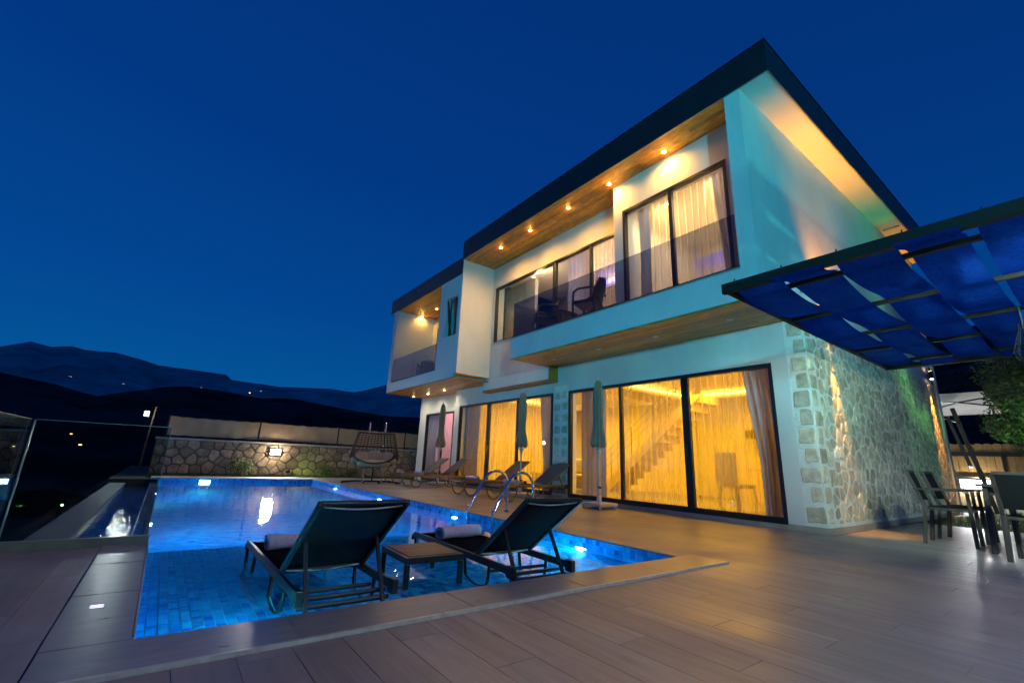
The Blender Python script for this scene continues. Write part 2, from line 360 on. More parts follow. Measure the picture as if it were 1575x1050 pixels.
def light(name, kind, loc, target, energy, col, size=.1, spot=None, blend=.6, parent=None, sizey=None):
    l = bpy.data.lights.new(name, kind); l.energy = energy; l.color = col
    if kind == 'AREA':
        l.size = size
        if sizey: l.shape = 'RECTANGLE'; l.size_y = sizey
    else: l.shadow_soft_size = size
    if kind == 'SPOT': l.spot_size = math.radians(spot); l.spot_blend = blend
    o = bpy.data.objects.new(name, l); C.objects.link(o)
    d = Vector(target) - Vector(loc); o.rotation_euler = d.to_track_quat('-Z', 'Y').to_euler()
    if parent is not None:
        o.parent = parent
        if parent.get('_w'): q = parent['_o']; loc = (loc[0] - q[0], loc[1] - q[1], loc[2] - q[2])
    o.location = loc
    return o

def voronoi(W, H, cw, ch, rng, jit=.42, rows=False):
    """rounded stone outlines filling W x H"""
    nx = max(1, round(W / cw)); ny = max(1, round(H / ch)); sx = W / nx; sy = H / ny
    pts = {}
    for j in range(-2, ny + 2):
        for i in range(-2, nx + 2):
            pts[i, j] = ((i + .5 + (.5 if j % 2 else 0) * .8 + rng.uniform(-jit, jit)) * sx, (j + .5 + rng.uniform(-jit, jit)) * sy)
    res = []
    for j in range(-1, ny + 1):
        for i in range(-1, nx + 1):
            p = pts[i, j]
            poly = [(p[0] - 2 * sx, p[1] - 2 * sy), (p[0] + 2 * sx, p[1] - 2 * sy), (p[0] + 2 * sx, p[1] + 2 * sy), (p[0] - 2 * sx, p[1] + 2 * sy)]
            planes = [((pts[a, b][0] - p[0]), (pts[a, b][1] - p[1]), ((pts[a, b][0] ** 2 + pts[a, b][1] ** 2) - (p[0] ** 2 + p[1] ** 2)) / 2)
                      for a in range(i - 2, i + 3) for b in range(j - 2, j + 3) if (a, b) != (i, j) and (a, b) in pts]
            planes += [(-1, 0, 0), (1, 0, W), (0, -1, 0), (0, 1, H)]
            for a, b, c in planes:
                q = []
                for k in range(len(poly)):
                    P1 = poly[k]; P2 = poly[(k + 1) % len(poly)]
                    d1 = a * P1[0] + b * P1[1] - c; d2 = a * P2[0] + b * P2[1] - c
                    if d1 <= 0: q.append(P1)
                    if (d1 < 0 < d2) or (d2 < 0 < d1):
                        t = d1 / (d1 - d2); q.append((P1[0] + (P2[0] - P1[0]) * t, P1[1] + (P2[1] - P1[1]) * t))
                poly = q
                if len(poly) < 3: break
            if len(poly) < 3: continue
            A = abs(sum(poly[k][0] * poly[(k + 1) % len(poly)][1] - poly[(k + 1) % len(poly)][0] * poly[k][1] for k in range(len(poly)))) / 2
            if A < .18 * sx * sy: continue
            res.append(poly)
    return res
def chaikin(poly, n=1):
    for _ in range(n):
        q = []
        for k in range(len(poly)):
            a = poly[k]; b = poly[(k + 1) % len(poly)]
            q += [(a[0] * .85 + b[0] * .15, a[1] * .85 + b[1] * .15), (a[0] * .15 + b[0] * .85, a[1] * .15 + b[1] * .85)]
        poly = q
    return poly
def stone_mb(mb, poly, gap, depth, frame, rng, back=.02):
    """poly in plane coords, frame(s,t,d)->world; d points out of the wall"""
    n = len(poly); cx = sum(p[0] for p in poly) / n; cyy = sum(p[1] for p in poly) / n
    r = sum(math.hypot(p[0] - cx, p[1] - cyy) for p in poly) / n
    k = max(.5, 1 - gap / r)
    poly = chaikin([(cx + (p[0] - cx) * k, cyy + (p[1] - cyy) * k) for p in poly])
    n = len(poly); dd = depth * rng.uniform(.5, 1.15)
    tx, ty = rng.uniform(-.1, .1) * depth, rng.uniform(-.1, .1) * depth
    v = [frame(p[0], p[1], -back) for p in poly] + [frame(p[0], p[1], dd * .55) for p in poly]
    v += [frame(cx + (p[0] - cx) * .90, cyy + (p[1] - cyy) * .90, dd * rng.uniform(.85, 1.05) + tx * (p[0] - cx) / r) for p in poly]
    v.append(frame(cx, cyy, dd * 1.08))
    f = []
    for i in range(n):
        j = (i + 1) % n; f += [(i, j, n + j, n + i), (n + i, n + j, 2 * n + j, 2 * n + i), (2 * n + i, 2 * n + j, 3 * n)]
    mb.add(v, f); return mb
def build_stones(polys, gap, depth, frame, parent, mt, rng, limit, key):
    polys = sorted(polys, key=key); rest = MB()
    for i, p in enumerate(polys):
        if i < limit: stone_mb(MB(), p, gap, depth, frame, rng).build('stone', mt, parent)
        else: stone_mb(rest, p, gap, depth, frame, rng)
    if rest.v: tag(rest.build('far_stones', mt, parent), kind='stuff')
def cam_size(x, y, z, a): return -a / max(.3, (Vector((x, y, z)) - Vector((0, 0, CAMZ))).length_squared)
FW = (-RM[0][2], -RM[1][2], -RM[2][2])
def in_view(x, y, z, m=60):
    d = Vector((x, y, z - CAMZ)); dz = d.dot(Vector(FW))
    if dz < .25: return False
    a = sum(RM[i][0] * d[i] for i in range(3)); b = sum(RM[i][1] * d[i] for i in range(3))
    u = 787.5 + FPX * a / dz; v = 525 - FPX * b / dz
    return -m < u < 1575 + m and -m < v < 1050 + m

# ================================================================ SETTING
# measured house lines
XF, Y0, XU = 7.123, 2.472, 5.837
ZS0, ZS1, ZT, ZR = 2.969, 3.438, 6.269, 6.793
YF, YL, YE = 2.701, 10.319, 15.10
PX0, PX1, PY0, PY1, WZ = 0.05, 3.85, 2.545, 15.2, -0.11

# --- terrain and mountains
def az_of(u):
    d = ray(u, 700); return math.atan2(d.x, d.y)
def make_ridge(name, crest, D, near, zb, m, rough, seed, du=4):
    us = [crest[0][0] + i * du for i in range(int((crest[-1][0] - crest[0][0]) / du) + 1)]
    def cv(u):
        for a, b in zip(crest, crest[1:]):
            if a[0] <= u <= b[0]:
                t = (u - a[0]) / (b[0] - a[0]); return a[1] + (b[1] - a[1]) * t
        return crest[-1][1]
    rows = 26
    def pt(u, t):
        d = ray(u, cv(u)); h = math.hypot(d.x, d.y); x, y = d.x / h, d.y / h; zc = CAMZ + D * d.z / h
        if t <= 1: r = near + (D - near) * t; z = zb + (zc - zb) * (t ** 1.25)
        else: r = D * (1 + (t - 1) * .6); z = zc - (zc - zb) * (t - 1) * 1.1
        k = (1 if t < 1 else .5) * min(1, 4 * abs(1 - t) + .12)
        q = noise.fractal(Vector((x * r, y * r, seed)) * (5.0 / D) * 2.2, .9, 2.1, 6)
        return (x * r, y * r, z + q * rough * k)
    mb = MB(); nu = len(us) - 1; nv = rows + 8
    mb.grid(lambda a, b: pt(us[min(nu, round(a * nu))], b * nv / rows), nu, nv)
    o = tag(mb.build(name, m, smooth=True), kind='structure')
    def hit(u, v):
        d = ray(u, v); h = math.hypot(d.x, d.y)
        lo = None
        for k in range(400):
            t = k / 399; r = near + (D - near) * t; zray = CAMZ + r * d.z / h
            p = pt(u, t)
            if p[2] >= zray: return Vector((p[0], p[1], p[2]))
        p = pt(u, .97); return Vector(p)
    return o, hit
far_crest = [(-260, 560), (-120, 538), (0, 533), (48, 525), (79, 533), (110, 532), (132, 538), (178, 542), (216, 552), (244, 562), (300, 569), (348, 576), (356, 584), (400, 590), (430, 595), (471, 596), (507, 597), (545, 603), (562, 600), (593, 592), (640, 584), (800, 570), (1100, 560), (1400, 560), (1700, 590), (1950, 600)]
near_crest = [(-260, 560), (-100, 566), (0, 572), (41, 581), (84, 590), (122, 602), (150, 609), (178, 604), (229, 598), (267, 594), (292, 594), (330, 599), (400, 612), (451, 613), (484, 619), (552, 633), (600, 640), (700, 644), (900, 640), (1100, 625), (1300, 560), (1400, 520), (1500, 500), (1700, 500), (1950, 540)]
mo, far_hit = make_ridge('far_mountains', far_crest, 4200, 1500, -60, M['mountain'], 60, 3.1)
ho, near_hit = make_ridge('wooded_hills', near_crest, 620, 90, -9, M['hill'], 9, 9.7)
bh = MB(); bh.grid(lambda a, b: ((150 + 60 * b) * math.sin(math.radians(95 + 210 * a)), (150 + 60 * b) * math.cos(math.radians(95 + 210 * a)), -9 + 34 * math.sin(PI * b) ** .8 * (.8 + .5 * noise.noise(Vector((a * 9, b * 2, 4)))) + (-30 if b == 1 else 0)), 80, 10)
tag(bh.build('slope_behind', M['hill'], smooth=True), kind='structure')
tr = MB(); tr.grid(lambda a, b: (-6000 + 12000 * a, -6000 + 12000 * b, -9.5 if (abs(-6000 + 12000 * a) > 400 or abs(-6000 + 12000 * b) > 400) else -9.0), 40, 40)
tag(tr.build('terrain', M['hill']), kind='structure')
# plateau the villa stands on
g = MB()
g.box(-1.0, 24, -12, 22, -9, -.30) if False else None
g.box(-.95, PX0 - .35, -9, 4.9, -9, -.05); g.box(PX0 - .35, PX1 + .30, -9, 2.2, -9, -.05); g.box(PX1 + .30, 30, -9, 15.5, -9, -.05)
g.box(-.95, 30, 15.5, 26, -9, -.05); g.box(-.95, PX1 + .30, 4.9, 15.5, -9, -1.9); g.box(PX0 - .35, PX1 + .3, 2.2, 4.9, -9, -1.9)
tag(g.build('ground', M['soil']), kind='structure')

# --- deck of wood-look planks
deck = tag(MB().box(-.80, -.235, -3.5, 4.88, -.045, -.006).box(-.235, 4.02, -3.5, 2.19, -.045, -.006).box(4.02, XF - .02, -3.5, 16.1, -.045, -.006)
           .box(XF - .02, 11.0, -3.5, Y0 - .02, -.045, -.006).box(PX1 + .012, 4.02, 2.56, 15.2, -.045, -.006).build('deck', M['joint']), kind='structure')
PW, PLN, J = .2, 1.2, .002
planks = []
def lay(x0, x1, y0, y1, seed):
    rg = random.Random(seed); x = x0
    ix = 0
    while x < x1 - .02:
        xe = min(x + PW, x1); y = y0 - (ix * .43) % PLN; ix += 1
        while y < y1 - .01:
            a = max(y, y0); b = min(y + PLN, y1)
            if b - a > .03: planks.append((x + J / 2, xe - J / 2, a + J / 2, b - J / 2))
            y += PLN
        x = xe
lay(-.80, -.235, -1.2, 4.88, 1); lay(-.232, 4.02, -1.4, 2.19, 2); lay(4.02, XF - .02, -1.4, 16.1, 3); lay(XF - .02, 11.0, -1.4, Y0 - .02, 4); lay(PX1 + .012, 4.02, 2.56, 15.2, 5)
full = MB().cbox(-PW / 2 + J / 2, PW / 2 - J / 2, -PLN / 2 + J / 2, PLN / 2 - J / 2, -.03, 0, .0008).mesh('plank', M['deck'])
def pkey(p):
    cxp, cyp = (p[0] + p[1]) / 2, (p[2] + p[3]) / 2
    vis = any(in_view(a, b, 0, 30) for a in (p[0], cxp, p[1]) for b in (p[2], cyp, p[3]))
    d2 = cxp ** 2 + cyp ** 2 + .5
    return -((p[1] - p[0]) * (p[3] - p[2]) / d2 ** 1.5) if vis else 1
planks.sort(key=pkey); rest = MB()
for i, p in enumerate(planks):
    if i < 300:
        if abs((p[1] - p[0]) - (PW - J)) < 1e-4 and abs((p[3] - p[2]) - (PLN - J)) < 1e-4: share(full, 'plank', deck, ((p[0] + p[1]) / 2, (p[2] + p[3]) / 2, 0))
        else: MB().cbox(*p, -.03, 0, .0008).build('plank', M['deck'], deck)
    else: rest.cbox(*p, -.03, 0, .0008)
tag(rest.build('far_planks', M['deck'], deck), kind='stuff')

# --- pool
pool = tag(MB().box(PX0 - .3, PX0, PY0 - .33, 4.9, -1.9, -.14).box(PX1, PX1 + .155, PY0, PY1 + .3, -1.9, -.05).box(PX0, PX1, PY0 - .33, PY0, -1.9, -.05)
           .box(PX0, PX1 + .0, PY1, PY1 + .3, -1.9, -.05).box(PX0, PX1, PY0, 5.35, -1.9, -.275).box(PX0, PX1, 5.35, PY1, -1.9, -1.62)
           .box(PX0 - .14, PX0, 4.9, PY1, -1.9, WZ - .012).build('pool_basin', M['deeptile']), kind='structure')
tag(MB().grid(lambda a, b: (PX0 - .13 + (PX1 - PX0 + .13) * a, PY0 + (PY1 - PY0) * b, WZ), 6, 20).build('pool_water', M['water']), kind='structure')
# coping stones (parts of the pool)
def coping(x0, x1, y0, y1, z=.012, m='coping'): MB().cbox(x0, x1, y0, y1, -.045, z, .004).build('coping_slab', M[m], pool)
xx = -.23
while xx < 4.0:
    xe = min(xx + .85, 4.02); coping(xx + .0015, xe - .0015, 2.215, PY0 - .0); xx = xe
yy = PY0
while yy < 4.85:
    ye = min(yy + .8, 4.88); coping(-.23, PX0 - .003, yy + .0015, ye - .0015); yy = ye
MB().box(-.23, 4.02, 2.193, 2.213, -.04, .015).build('coping_edge', M['copingedge'], pool)  # greenish light along the outer edge is put into this strip's colour
MB().box(PX0 - .0025, PX0 + .0045, PY0 + .002, 4.88, -.04, .014).build('coping_edge', M['copingedge'], pool)
for i in range(6): MB().cbox(-.1 + i * .7, .598 + i * .7, PY1 + .002, 16.1, -.045, .004).build('coping_slab', M['palecoping'], pool)
# waterline tiles (small squares) on the right, far and near wall
tile_s = .05
tb = MB(); yy = PY0 + .003
while yy < PY1 - .05:
    for r_ in range(3):
        z1 = -.012 - r_ * .05; tb.box(PX1 - .006, PX1 + .002, yy + .002, yy + .048, z1 - .046, z1)
    yy += .05
xx = PX0
while xx < PX1 - .05:
    for r_ in range(3):
        z1 = -.012 - r_ * .05; tb.box(xx + .002, xx + .048, PY1 - .006, PY1 + .002, z1 - .046, z1)
    xx += .05
tag(tb.build('waterline_tiles', M['tile'], pool), kind='stuff')
# shelf floor tiles
MB().box(PX0 + .001, PX1 - .001, PY0 + .001, 5.348, -.276, -.2738).build('grout_bed', M['grout'], pool)
tl = []
rg = random.Random(5); xx = PX0 + .002
while xx < PX1 - .03:
    yy = PY0 + .003 - rg.uniform(0, .04)
    while yy < 5.34:
        L_ = rg.choice((.05, .05, .075, .04)); a = max(yy, PY0 + .003); b = min(yy + L_, 5.345)
        if b - a > .012: tl.append((xx + .0028, xx + .0482, a + .0028, b - .0028))
        yy += L_
    xx += .051
tl.sort(key=lambda p: (p[0] + p[1]) ** 2 / 4 + (p[2] + p[3]) ** 2 / 4 - 40 * (p[3] - p[2]) + (0 if in_view(p[0], p[2], -.25, 0) else 1000))
rest = MB()
for i, p in enumerate(tl):
    if i < 280: MB().box(*p, -.28, -.268).build('mosaic_tile', M['tile'], pool)
    else: rest.box(*p, -.28, -.268)
tag(rest.build('floor_mosaic', M['tile'], pool), kind='stuff')
# pool lamps in the right wall, round lenses
for yy, z, pw in ((12.70, -.15, 52), (9.62, -.15, 52), (6.49, -.15, 60), (3.77, -.17, 230)):
    lp = MB(); lp.lathe([(.075, 0), (.085, .006), (.07, .012), (.0, .013)], 16)
    o = MB(); o.v = [(PX1 - .004 - z_, yy + x_, z + y_ * .55) for x_, y_, z_ in lp.v]; o.f = lp.f
    pl = o.build('pool_lamp', M['poollens'], pool, smooth=True)
    light('pool_lamp_beam', 'AREA', (PX1 - .03, yy, z - .06), (PX1 - 3, yy + (0.6 if yy < 4 else 0), -.55 if yy > 4 else -.25), pw, (.02, .78, 1), .10, parent=pl)
for xx in (1.08,):
    o = MB().box(xx - .12, xx + .12, PY1 - .02, PY1 - .004, -.10, -.06).build('pool_lamp', M['poollens'], pool)
    light('pool_lamp_beam', 'AREA', (xx, PY1 - .04, -.22), (xx, 0, -1.3), 55, (.02, .78, 1), .15, parent=o)
for yy in (7.5, 12.0): # lamps low in the infinity wall, facing the house
    o = MB().box(PX0 + .002, PX0 + .02, yy - .08, yy + .08, -.65, -.55).build('pool_lamp', M['poollens'], pool)
    light('pool_lamp_beam', 'AREA', (PX0 + .04, yy, -.6), (4, yy, -1.3), 50, (.02, .78, 1), .15, parent=o)
for xx in (.45, 2.95):  # unseen lamps added in the near wall to brighten the shelf
    o = MB().box(xx - .07, xx + .07, PY0 + .003, PY0 + .018, -.20, -.14).build('pool_lamp', M['poollens'], pool)
    light('pool_lamp_beam', 'AREA', (xx, PY0 + .03, -.16), (xx, PY0 + 2.5, -.26), 26, (.02, .78, 1), .10, parent=o)
# small glowing square in the coping
MB().box(-.135, -.085, 3.08, 3.13, .0, .0135).build('glowing_square', emit('glowing_square_face', (.8, .75, .95), 1.4), pool)
# overflow basin beside the infinity edge
ob = tag(MB().box(-.60, PX0 - .14, 4.96, 16.3, -.8, -.36).box(-.86, -.60, 4.96, 16.3, -1.2, -.17).build('overflow_channel', M['deeptile']), kind='structure')
MB().cbox(-.90, -.58, 4.96, 16.4, -.17, -.145).build('channel_coping', mat('channel_stone', (.10, .11, .13), .6), ob)
tag(MB().grid(lambda a, b: (-.60 + (PX0 - .14 + .60) * a, 4.96 + 11.3 * b, -.24), 2, 10).build('channel_water', M['basinwater']), kind='structure')

# ================================================================ VILLA
V = thing('villa', (XF, Y0, 0), 'two storey white villa with dark flat roof, wood soffits and stone side wall', 'house', world=True)
def VB(name, mb, m, par=None, **k): return mb.build(name, M[m] if isinstance(m, str) else m, par or V, **k)
t = .012
# ground storey front (openings between the pieces)
D1 = (2.983, 7.365, .067, 2.369); D2 = (7.90, 12.192, .067, 2.369); D3 = (12.93, 14.93, .03, 2.29)
w_ = MB()
w_.box(XF, XF + .25, 2.76, D1[0], 0, ZS0); w_.box(XF, XF + .25, D1[0], D1[1], D1[3], ZS0); w_.box(XF, XF + .25, D2[0], D2[1], D2[3], ZS0)
w_.box(XF, XF + .25, D2[1], 12.46, 0, ZS0); w_.box(XF, XF + .25, D1[1], D2[0], 2.52, ZS0)
w_.box(XF, XF + .25, D1[0], D1[1], 0, D1[2] - .002); w_.box(XF, XF + .25, D2[0], D2[1], 0, D2[2] - .002)
VB('wall', w_, 'plaster')
XR = 7.37
w_ = MB().box(XR, XR + .25, 12.46, D3[0], 0, ZS0).box(XR, XR + .25, D3[0], D3[1], D3[3], ZS0).box(XR, XR + .25, D3[1], 15.45, 0, ZS0).box(XR + .25, 14.6, 15.2, 15.45, 0, ZS0).box(14.6, 14.85, 2.72, 15.45, 0, ZT)
VB('wall', w_, 'plaster')
# upper storey: side wall, end fin, recess wall, room block, left volume
VB('wall', MB().box(XU, 14.85, Y0, YF, ZS1, ZT).box(XF + .25, 14.6, Y0 + .03, YF, ZS0, ZS1), 'plaster')
XB, YBK = 6.375, 5.331
DB = (3.02, 5.11, 3.50, 5.625)
w_ = MB().box(XB, XB + .22, YF, DB[0], ZS1, ZT).box(XB, XB + .22, DB[0], DB[1], DB[3], ZT).box(XB, XB + .22, DB[1], YBK, ZS1 + .06, ZT) .box(XB + .22, 6.889, YBK - .2, YBK, ZS1 + .06, ZT)
VB('wall', w_, 'plaster')
XC = 6.889
w_ = MB().box(XC, XC + .2, YBK, YBK + .36, ZS1 + .06, ZT).box(XC, XC + .2, YBK + .36, 10.18, 5.62, ZT).box(XC, XC + .2, 10.18, YL, 3.944, ZT)
w_.box(XC, XC + .2, 7.92, YL, ZS0, 3.944); VB('wall', w_, 'plaster')
VB('wall', MB().box(XC, XF - .002, 7.80, 10.592, 2.66, ZS0 - .002), 'plaster')                    # the low box under the balcony
VB('wood_cladding', MB().box(XC - .004, XF - .002, 7.73, 7.80, 2.60, ZS0 - .003).box(XC - .004, XF - .002, 7.80, 10.60, 2.60, 2.66), 'pine')
ZL0, ZLT, ZLR = 2.89, 5.85, 6.345
w_ = MB().box(XU, 7.3, YL, YL + .17, ZL0 + .1, ZT)                                                   # tall fin between the two halves
w_.box(XU + .004, 7.3, YL + .17, 10.51, ZL0, ZLT); w_.box(XU + .004, XU + .2, 10.51, 11.16, ZL0, 4.10); w_.box(XU + .004, XU + .2, 10.51, 11.16, 5.27, ZLT)
w_.box(XU + .004, XU + .2, 11.16, 11.56, ZL0, ZLT); w_.box(XU + .004, XU + .2, 11.56, 14.83, ZL0, 3.21); w_.box(XU + .004, XU + 1.5, 14.83, YE, ZL0, ZLT)
w_.box(XU + .2, 7.3, 11.40, 11.56, 3.1, ZLT)
VB('wall', w_, 'plaster')
w_ = MB().box(7.3, 7.45, 11.56, 13.2, 3.1, ZLT).box(7.3, 7.45, 13.2, 14.5, 5.40, ZLT).box(7.3, 7.45, 14.5, 14.83, 3.1, ZLT).box(XU + .2, 7.3, 11.56, 14.83, 3.05, 3.15)
VB('wall', w_, M['plaster'])
VB('floor', MB().box(XU + .2, XC + .3, YF, 7.85, ZS1 + .005, ZS1 + .055), 'palefloor')
# balcony slab, fascia boards, roofs
VB('balcony_slab', MB().box(XU, XF - .003, Y0, 7.92, ZS0 + .02, ZS1), 'plaster')
VB('sill', MB().box(XU - .015, XU + .1, YF, 7.93, ZS1 + .001, ZS1 + .022).box(XC - .02, XC + .05, 7.93, 10.2, 3.946, 3.965), 'palecoping')
VB('fascia', MB().box(5.81, 15.02, 2.044, 2.07, ZT - .012, ZR).box(5.81, 5.835, 2.07, YL + .0, ZT - .012, ZR).box(5.81, 7.8, YL, YL + .03, ZT - .012, ZR), 'fascia')
VB('roof', MB().box(5.835, 15.0, 2.07, YL, ZT + .02, ZR - .01).box(6.4, 15.0, YL + .05, 15.3, ZLT + .02, ZLR - .01), 'fascia')
VB('fascia', MB().box(5.83, 5.855, YL + .03, 15.44, ZLT - .012, ZLR).box(5.855, 8, 15.415, 15.44, ZLT - .012, ZLR).box(5.855, 6.4, YL + .17, 15.415, ZLT + .02, ZLR - .012), 'fascia')
for x in (7.8, 9.8, 11.8, 13.8): VB('fascia_seam', MB().box(x, x + .012, 2.041, 2.044, ZT - .01, ZR), 'frame')
for y in (3.9, 5.9, 7.9, 9.9): VB('fascia_seam', MB().box(5.807, 5.81, y, y + .012, ZT - .01, ZR), 'frame')
VB('fascia_cap', MB().box(5.80, 5.84, 2.034, YL, ZR + .001, ZR + .014), 'frame'); VB('fascia_cap', MB().box(5.841, 15.03, 2.034, 2.074, ZR + .001, ZR + .014), 'frame')
VB('fascia_trim', MB().box(5.822, 5.836, 2.07, YL, ZT - .02, ZT - .012).box(5.822, 15.0, 2.05, 2.066, ZT - .02, ZT - .012), M['silver'])
VB('eaves', MB().box(5.837, 15.0, 2.071, Y0, ZT - .004, ZT + .018), 'plaster'); VB('eaves', MB().box(XU, 8, YE, 15.41, ZLT - .002, ZLT + .018), 'plaster')
# soffits: board by board
def soffit(x0, x1, y0, y1, z, bw=.105, bl=2.6, seed=1):
    s_ = MB().box(x0, x1, y0, y1, z + .014, z + .02).build('soffit', M['frame'], V)
    rg = random.Random(seed); n = max(1, round((x1 - x0) / bw)); bw = (x1 - x0) / n
    for i in range(n):
        y = y0 - rg.uniform(0, bl * .8)
        while y < y1:
            a, b = max(y, y0), min(y + bl, y1)
            if b - a > .04: MB().box(x0 + i * bw + .002, x0 + (i + 1) * bw - .002, a + .001, b - .001, z + rg.uniform(0, .0015), z + .013).build('board', M['pine'], s_)
            y += bl
    return s_
soffit(5.84, XC, YF, YL, ZT - .012, .095, 2.2, 1)
soffit(XU + .003, XF - .004, Y0 + .004, 7.915, ZS0 + .002, .098, 2.2, 2)
soffit(5.86, 7.3, 11.57, 14.82, ZLT - .016, .105, 1.8, 3)
soffit(XU + .01, XR - .004, 10.33, YE - .004, ZL0 - .02, .105, 1.9, 4)
VB('wood_trim', MB().box(XU - .004, XU + .012, Y0 + .003, 7.92, ZS0 - .012, ZS0 + .019).box(XU - .002, XU + .01, YL, YE, ZL0 - .03, ZL0 - .001).box(XU, XC, YL - .008, YL + .004, ZL0 + .06, ZL0 + .099), 'pine')
# downlights
def downlight(x, y, z, lit=1, e=16, warm=(1, .50, .07), spot=170):
    rim = MB().lathe([(.052, 0), (.055, -.006), (.040, -.007), (.038, .004)], 20, (x, y, z)).build('downlight', M['whiteplastic'], V, smooth=True)
    MB().lathe([(.037, -.004), (.0, -.0045)], 16, (x, y, z)).build('lens', M['lampwarm'] if lit else M['lampunlit'], rim)
    if lit: light('downlight_glow', 'POINT', (x, y, z - .06), (x, y, z - 1), e * .014, warm, .015, parent=rim); light('downlight_beam', 'SPOT', (x, y, z - .02), (x, y, z - 1), e, warm, .02, spot, 1.0, parent=rim)
for y in (4.007, 5.287, 6.458, 7.792, 9.021): downlight(6.19 if y > 5.3 else 6.20, y, ZT - .014, e=125)
for y in (3.235, 4.556, 5.875, 7.189): downlight(6.49, y, ZS0, lit=0)
for y in (14.75, 13.63): downlight(6.76, y, ZLT - .018, e=45)
for x, y in ((6.83, 15.0), (6.84, 13.88), (6.80, 12.69)): downlight(x, y, ZL0 - .022, e=42, warm=(1, .86, .58))

# --- stone cladding
SW = VB('stone_wall', MB().box(XF, 14.85, Y0 + .02, Y0 + .25, 0, ZS0 + .0).box(XF + .002, XF + .2, Y0 + .25, 2.76, 0, ZS0), 'mortar')
VB('corner_trim', MB().box(14.66, 14.86, Y0 - .02, Y0 + .02, 0, ZS1), 'plaster')
rg = random.Random(11)
polys = voronoi(14.66 - XF - .28, ZS0 - .13, .21, .178, rg, .5)
fr = lambda s, t_, d: (XF + .26 + s, Y0 + .02 - d, .12 + t_)
build_stones(polys, .024, .012, fr, SW, M['stone'], rg, 260, lambda p: p[0][0])
for j in range(11):                                          # quoins wrap round the corner
    z0 = .13 + j * .258
    for side in (0, 1):
        wd = (.23 if (j + side) % 2 else .17) + rg.uniform(-.02, .02)
        h = rg.uniform(.20, .235)
        u_ = lambda: rg.uniform(-.014, .014); poly = [(u_(), u_()), (wd * .5, u_()), (wd + u_(), u_()), (wd + u_(), h * .5), (wd + u_(), h + u_()), (wd * .45, h + u_()), (u_(), h + u_())]
        if side == 0: f2 = lambda s, t_, d, z0=z0: (XF + .015 + s, Y0 + .02 - d, z0 + t_)
        else: f2 = lambda s, t_, d, z0=z0: (XF + .003 - d, Y0 + .03 + s, z0 + t_)
        stone_mb(MB(), poly, .008, .018, f2, rg).build('stone', M['stone'], SW)
PIL = VB('stone_pillar', MB().box(XF + .02, XF + .25, D1[1], D2[0], 0, 2.52), 'mortar')
for j in range(9):
    for i in range(2):
        z0 = .12 + j * .26; y0_ = D1[1] + .05 + i * .24
        f2 = lambda s, t_, d, z0=z0, y0_=y0_: (XF + .02 - d, y0_ + s, z0 + t_)
        stone_mb(MB(), [(0, 0), (rg.uniform(.16, .2), 0), (.19, rg.uniform(.16, .2)), (0, .19)], .012, .025, f2, rg).build('stone', M['stone'], PIL)
VB('skirting', MB().box(XF - .012, XF - .001, Y0, D1[0] + .0, 0, .085).box(XF - .012, 14.6, Y0 - .012, Y0 - .001, 0, .085).box(XF - .010, XF - .001, D1[0], D1[1], 0, D1[2] - .004)
   .box(XF - .012, XF - .001, D1[1], D2[0], 0, .085).box(XF - .010, XF - .001, D2[0], D2[1], 0, D2[2] - .004).box(XF - .012, XF - .001, D2[1], 12.45, 0, .085), 'plinth')

# --- sliding doors and windows: frame, panes, mullions
def glazing(name, x, y0, y1, z0, z1, mull, fw=.055, bot=.09, dep=.10, handle=None, pm='glass'):
    w0 = MB().box(x - .01, x - .01 + dep, y0, y0 + fw, z0, z1).box(x - .01, x - .01 + dep, y1 - fw, y1, z0, z1).box(x - .01, x - .01 + dep, y0 + fw, y1 - fw, z0, z0 + bot).box(x - .01, x - .01 + dep, y0 + fw, y1 - fw, z1 - fw * 1.1, z1)
    fr_ = w0.build(name, M['frame'], V, bevel=.004)
    es = [(y0 + fw)] + [q for a, b in mull for q in (a - b / 2, a + b / 2)] + [(y1 - fw)]
    for a, b in mull: MB().box(x + .0, x + .07, a - b / 2, a + b / 2, z0 + bot, z1 - fw * 1.1).build('mullion', M['frame'], fr_, bevel=.003)
    for k in range(0, len(es), 2): MB().box(x + .03 + .012 * (k % 4) / 2, x + .038 + .012 * (k % 4) / 2, es[k], es[k + 1], z0 + bot, z1 - fw * 1.1).build('pane', M[pm], fr_)
    if handle: MB().box(x - .03, x - .018, handle - .012, handle + .012, z0 + .9, z0 + 1.1).box(x - .018, x, handle - .01, handle + .01, z0 + 1.0, z0 + 1.02).build('handle', M['chrome'], fr_)
    return fr_
glazing('sliding_door', XF, *D1, [(4.464, .13), (5.896, .06)], handle=4.464)
glazing('sliding_door', XF, *D2, [(9.264, .06), (10.598, .12)], handle=10.55)
glazing('sliding_door', XR, *D3, [(13.75, .08)])
glazing('window', XB, *DB, [(4.06, .07)], bot=.07)
glazing('window', XC, YBK + .37, 10.17, 3.966, 5.615, [(6.453, .07), (7.654, .12)], fw=.045, bot=.03)
VB('door_leaf', MB().box(7.31, 7.35, 13.2, 14.5, 3.15, 5.40), 'frame'); 
